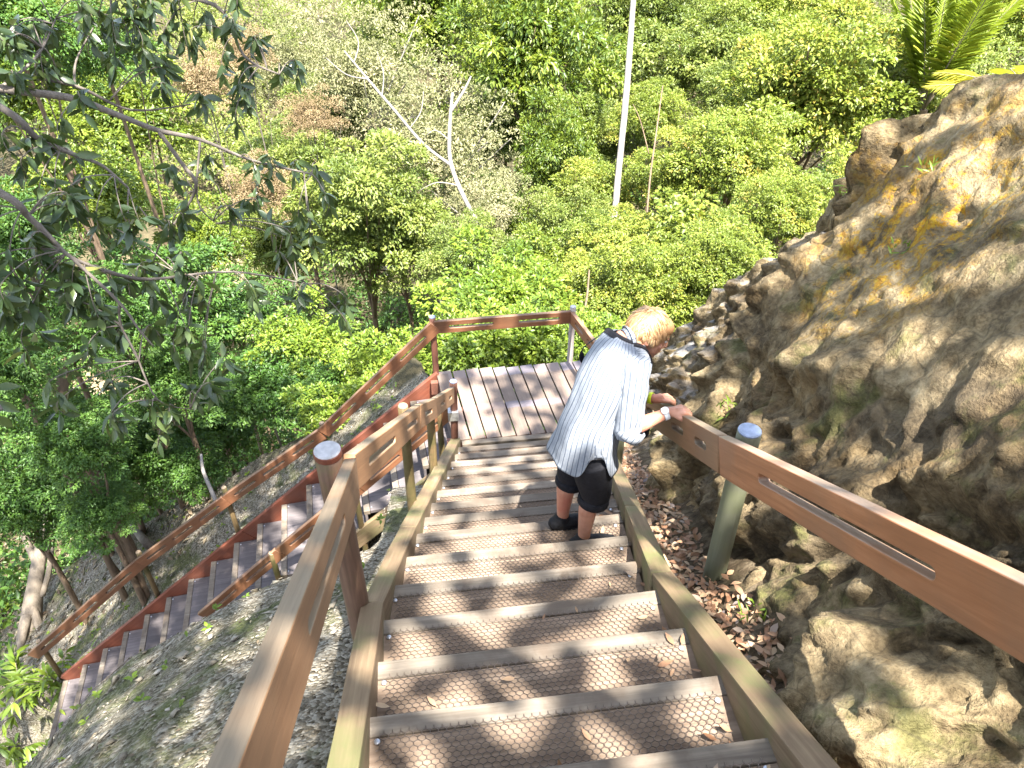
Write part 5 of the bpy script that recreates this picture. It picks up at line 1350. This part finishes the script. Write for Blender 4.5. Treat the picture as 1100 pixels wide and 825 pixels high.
# ------------------------------------------------------------------ tall tree standing above the stairs: its crown breaks the sun into spots
def shade_tree():
    c = Vector((.7, 2.4, -3.2)) + SUN * 11.0
    base = Vector((4.6, -3.4, 1.0)); base.z = gh(0, -3.4) - .3
    root = empty('shade_tree', base); tag(root, 'tall tree behind the viewer whose crown dapples the stairs', 'tree')
    r = np.random.default_rng(12); P = []; D = []
    while len(P) < 4300:
        a = r.uniform(0, 2 * math.pi); q = math.sqrt(r.random()) * 5.0
        p = np.array([c.x + math.cos(a) * q, c.y + math.sin(a) * q, c.z + r.uniform(-.9, .9) - q * q * .03])
        tgt = Vector(p) - SUN * ((p[2] + 4.2) / SUN.z)
        f_ = noise.noise(Vector(p) * .9) * 1.15 + noise.noise(Vector(p) * 2.3) * .5
        keep = .64
        if tgt.y > 5.0: keep = .52
        elif tgt.y > 2.9 and -.8 < tgt.x < 1.6: keep = .5
        if math.hypot(tgt.x - .62, tgt.y - 3.6) < .62: keep = .66
        if tgt.x < -1.5: keep = .8
        if tgt.x < -.25 and tgt.y < 2.2: keep = .78
        if tgt.x > 1.25 and tgt.y < 5: keep = .60
        if r.random() > keep + f_ * .55: continue
        P.append(p)
    P = np.array(P); n = len(P); s = r.uniform(.7, 1.25, n); D = rdir(r, n)
    me = leaves('foliage', P, norm(D * np.array([1, 1, .4]) + np.array([0, 0, -.2])), norm(rdir(r, n) * .5 + np.array([0, 0, 1])), .25 * s, .145 * s, np.clip(r.normal(.5, .2, n), 0, 1), True)
    link('foliage', me, MT['leaf_dark'], root)
    top = Vector((c.x + .3, c.y - 1.0, c.z - 1.2)); T0 = smooth_path([base, base.lerp(top, .5) + Vector((.5, -.2, 0)), top], 8)
    lst = [(T0, lerp_list([.34, .24, .16], len(T0)))]
    for k in range(12):
        e = Vector(P[int(r.integers(0, n))]); st = T0[-1 - int(r.integers(0, 6))]; q = smooth_path([st, st.lerp(e, .5) + Vector((0, 0, .3)), e], 5); lst.append((q, lerp_list([.09, .02], len(q))))
    link('trunk', tubes_me('trunk', lst, 9, True, .15), MT['bark'], root)
shade_tree()

# ------------------------------------------------------------------ small ground cover
def scatter():
    r = np.random.default_rng(21)
    # stone chips on the mound
    V = []; Tt = []; tint = []; P = []
    while len(P) < 16000:
        x = r.uniform(-7.2, -.42); y = r.uniform(.2, 9.5)
        u = -.9951 * x - .0995 * (y - 6.8); w_ = .0995 * x - .9951 * (y - 6.8)
        if -.05 < w_ < 1.2 - max(0, u - 1.5) * .2 and u > -.2: continue
        if noise.noise(Vector((x * .9, y * .9, 3))) + r.uniform(-.5, .5) < -.25: continue
        P.append((x, y))
    b0 = np.array([(1, 0, 0), (0, 1, 0), (-1, 0, 0), (0, -1, 0), (0, 0, 1), (0, 0, -1)], float); f0 = np.array([(0, 1, 4), (1, 2, 4), (2, 3, 4), (3, 0, 4), (1, 0, 5), (2, 1, 5), (3, 2, 5), (0, 3, 5)])
    for i, (x, y) in enumerate(P):
        s = r.uniform(.005, .017) if r.random() < .93 else r.uniform(.02, .045)
        m = np.array(Euler(r.uniform(-1, 1, 3) * np.array([.7, .7, 3.14])).to_matrix()); v = (b0 * np.array([1, r.uniform(.5, .9), r.uniform(.25, .6)]) + r.normal(0, .16, (6, 3))) * s
        v = v @ m.T; gx_ = (gh(x + .1, y) - gh(x - .1, y)) / .2; gy_ = (gh(x, y + .1) - gh(x, y - .1)) / .2; v[:, 2] += np.clip(gx_, -1.2, 1.2) * v[:, 0] + np.clip(gy_, -1.2, 1.2) * v[:, 1]; V.append(v + np.array([x, y, gfine(x, y) + s * .25 + .003])); Tt.append(f0 + i * 6); tint += [min(1, max(0, r.normal(.55, .25)))] * 8
    tag(link('gravel', np_mesh('gravel', np.concatenate(V), tris=np.concatenate(Tt), face_attr=np.array(tint)), MT['chip']), 'pale stone chips lying over the mound and slope', 'gravel', kind='stuff')
    # leaf litter
    def litter(nm, label, N0, fn, L, W, mat, lift=.012, seed=1, fine=False, sloped=False):
        P = []; Nn = []
        while len(P) < N0:
            q = fn()
            if q is None: continue
            P.append(q)
        n = len(P); e_ = .12
        SN = norm(np.array([(-(gh(p[0] + e_, p[1]) - gh(p[0] - e_, p[1])) / (2 * e_), -(gh(p[0], p[1] + e_) - gh(p[0], p[1] - e_)) / (2 * e_), 1) for p in P])) if sloped else np.tile(np.array([0, 0, 1.]), (n, 1))
        N_ = norm(SN + rdir(r, n) * .32); A = rdir(r, n); A = norm(A - N_ * (A * N_).sum(1)[:, None] + rdir(r, n) * .12); s = r.uniform(.45, 1.35, n)
        tag(link(nm, leaves(nm, np.array(P), A, N_, L * s, W * s, r.random(n), fine, r.uniform(-.3, .4)), mat), label, 'litter' if 'litter' in nm else 'weeds', kind='stuff')
    def soil_z(x, y):
        t = (x - xr(y) - .08) / .30
        return T(y) - .15 + .10 * max(0, t) ** 1.5 + .035 * noise.noise(Vector((x * 7, y * 7, 2))) + .012 * noise.noise(Vector((x * 22, y * 22, 8)))
    SV = []; ny_ = 190; nx_ = 18
    for j in range(ny_):
        y = -1.2 + 7.0 * j / (ny_ - 1)
        for i in range(nx_):
            x = xr(y) + .075 + .55 * i / (nx_ - 1); SV.append((x, y, soil_z(x, y)))
    sme = np_mesh('soil', SV, quads=[(j * nx_ + i, j * nx_ + i + 1, (j + 1) * nx_ + i + 1, (j + 1) * nx_ + i) for j in range(ny_ - 1) for i in range(nx_ - 1)], smooth=True)
    a_ = sme.attributes.new('forest', 'FLOAT', 'POINT'); a_.data.foreach_set('value', np.ones(len(SV), np.float32))
    tag(link('soil', sme, MT['soil']), kind='structure')
    def strip():
        y = r.uniform(.2, 5.6); a = xr(y) + .10; b_ = a + np.interp(y, [0, 1.6, 2.6, 5.6], [.32, .30, .26, .18])
        x = a + (b_ - a) * r.random() ** 1.5
        return (x, y, soil_z(x, y) + r.uniform(.004, .03))
    litter('leaf_litter', 'dry brown leaves heaped between the stair side board and the rock', 3800, strip, .048, .021, MT['leaf_dry'], fine=True)
    def on_steps():
        k = int(r.integers(-1, 9)); y1, z1 = nose(k); y0, _ = nose(k - 1)
        if r.random() < .6: x = xr(y1) - abs(r.normal(0, .07)) - .02
        else: x = r.uniform(xl(y1) + .04, xr(y1) - .04)
        return (x, r.uniform(y0, y1 - .08), z1 + .012 + r.random() * .01)
    litter('leaf_litter', 'a few dry leaves caught on the wire-meshed steps', 60, on_steps, .055, .02, MT['leaf_dry'], fine=True)
    def mound():
        x = r.uniform(-7.5, -.45); y = r.uniform(.2, 9.5); u = -.9951 * x - .0995 * (y - 6.8); w_ = .0995 * x - .9951 * (y - 6.8)
        if -.05 < w_ < 1.2 - max(0, u - 1.5) * .2 and u > -.2: return None
        return (x, y, gfine(x, y) + .008)
    litter('leaf_litter', 'small dead leaves and chaff over the gravel mound', 2600, mound, .034, .018, MT['leaf_litter'], fine=False, sloped=True)
    def forest_floor():
        x = r.uniform(-16, -3); y = r.uniform(7, 18)
        return (x, y, gh(x, y) + .02)
    litter('leaf_litter', 'tan dead leaves on the floor of the left slope', 9000, forest_floor, .12, .055, MT['leaf_litter'], sloped=True)
    tw = []
    while len(tw) < 46:
        q = mound()
        if q is None: continue
        th = r.uniform(0, 6.28); L = r.uniform(.12, .5); pp = []
        for k in range(5):
            x = q[0] + math.cos(th) * L * (k / 4 - .5) + r.normal() * .012; y = q[1] + math.sin(th) * L * (k / 4 - .5) + r.normal() * .012; pp.append((x, y, gfine(x, y) + .012))
        a_ = r.uniform(.003, .008); tw.append((pp, [a_, a_, a_ * .9, a_ * .7, a_ * .4]))
    tag(link('fallen_twigs', tubes_me('fallen_twigs', tw, 6, True, .1), MT['bark_pale']), 'thin dry twigs strewn over the gravel mound', 'litter', kind='stuff')
    # weeds: little rosettes of a few leaves
    P = []; A = []; Nn = []; S = []
    def rosette(x, y, z, s, m):
        for k in range(m):
            th = r.uniform(0, 6.28); P.append((x, y, z + r.random() * s * .6)); A.append((math.cos(th), math.sin(th), r.uniform(.1, .9))); Nn.append((0, 0, 1)); S.append(s * r.uniform(.6, 1.1))
    n = 0
    while n < 560:
        q = mound()
        if q is None or noise.noise(Vector((q[0] * 1.3, q[1] * 1.3, 6))) + r.uniform(-.35, .35) < .12: continue
        rosette(q[0], q[1], q[2], r.uniform(.018, .05), int(r.integers(4, 11))); n += 1
    for _ in range(60):                                    # fringe where the low rail meets the mound
        u = r.uniform(1.4, 3.2); w_ = 1.2 - max(0, u - 1.5) * .2 + r.uniform(0, .25); q = P2(u, w_, 0); rosette(q.x, q.y, gh(q.x, q.y) + .01, r.uniform(.05, .10), 10)
    n = len(P); tag(link('weeds', leaves('weeds', np.array(P), np.array(A), np.array(Nn), np.array(S), np.array(S) * .5, np.clip(r.normal(.45, .2, n), 0, 1), True, .3), MT['leaf_shrub']), 'little green weeds sprouting from the gravel mound', 'weeds', kind='stuff')
    # grass and ferns on the rock
    GR = 'green tufts growing on the rock'
    for y, t, m, s, lab in ((4.35, .72, 120, .17, 'bright grass tuft in the cleft behind the rock buttress'), (4.95, .70, 60, .12, 'grass tuft below the cleft, half way down the ridge'), (3.1, .70, 30, .055, 'little green sprig on the yellow lichen patch'),
                            (3.4, .84, 30, .07, 'small fern near the top of the buttress'), (4.9, .95, 40, .10, 'low green tuft on top of the grey ridge'), (1.8, .12, 22, .055, 'green sprout at the foot of the rock above the litter'), (3.3, .35, 30, .07, 'moss tuft in the middle of the lower rock')):
        p = rock_at(y, t); PP = np.tile(np.array(tuple(p)), (m, 1)) + r.normal(0, .035, (m, 3)) * np.array([1, 1.3, .6]); AA = rdir(r, m) + np.array([-.5, 0, .9])
        ss = s * r.uniform(.5, 1.1, m)
        tag(link('grass_tuft', leaves('grass_tuft', PP, AA, np.tile(np.array([-.5, -.3, .6]), (m, 1)) + rdir(r, m) * .3, ss, ss * .16, np.clip(r.normal(.5, .2, m), 0, 1), True, .35), MT['leaf_shrub']), lab, 'plant', GR)
    # long-leaved plant in the lower left corner
    GP = 'long-leaved plants in the lower left corner'
    for px, py, m, s, lab in ((30, 735, 150, .30, 'long-leaved green plant at the left edge below the gnarled trunk'), (68, 712, 90, .26, 'long-leaved plant at the bottom end of the lower flight'), (15, 790, 120, .28, 'darker long-leaved plant in the bottom left corner'), (5, 640, 70, .4, 'fern-like plant left of the gnarled trunk')):
        g = gp(px, py + 25); h = .55
        root = empty('leafy_plant', g); tag(root, lab, 'plant', GP)
        st = []; PP = []; AA = []
        for k in range(14):
            e = g + Vector((r.normal() * .28, r.normal() * .28, h * r.uniform(.4, 1.1))); q = smooth_path([g, g.lerp(e, .5) + Vector((0, 0, .08)), e], 5); st.append((q, lerp_list([.008, .003], len(q))))
            for j in range(m // 10): PP.append(tuple(q[int(r.integers(3, len(q)))])); AA.append(tuple(Vector((e.x - g.x, e.y - g.y, 0)) * 1.5 + Vector(rdir(r, 1)[0]) * .8 + Vector((0, 0, -.1))))
        link('stems', tubes_me('stems', st, 5), MT['bark_pale'], root); n = len(PP); ss = s * r.uniform(.5, 1, n)
        link('foliage', leaves('foliage', np.array(PP), np.array(AA), norm(rdir(r, n) * .4 + np.array([0, 0, 1])), ss, ss * .22, np.clip(r.normal(.4, .2, n), 0, 1), True, .4), MT['leaf_shrub'], root)
scatter()
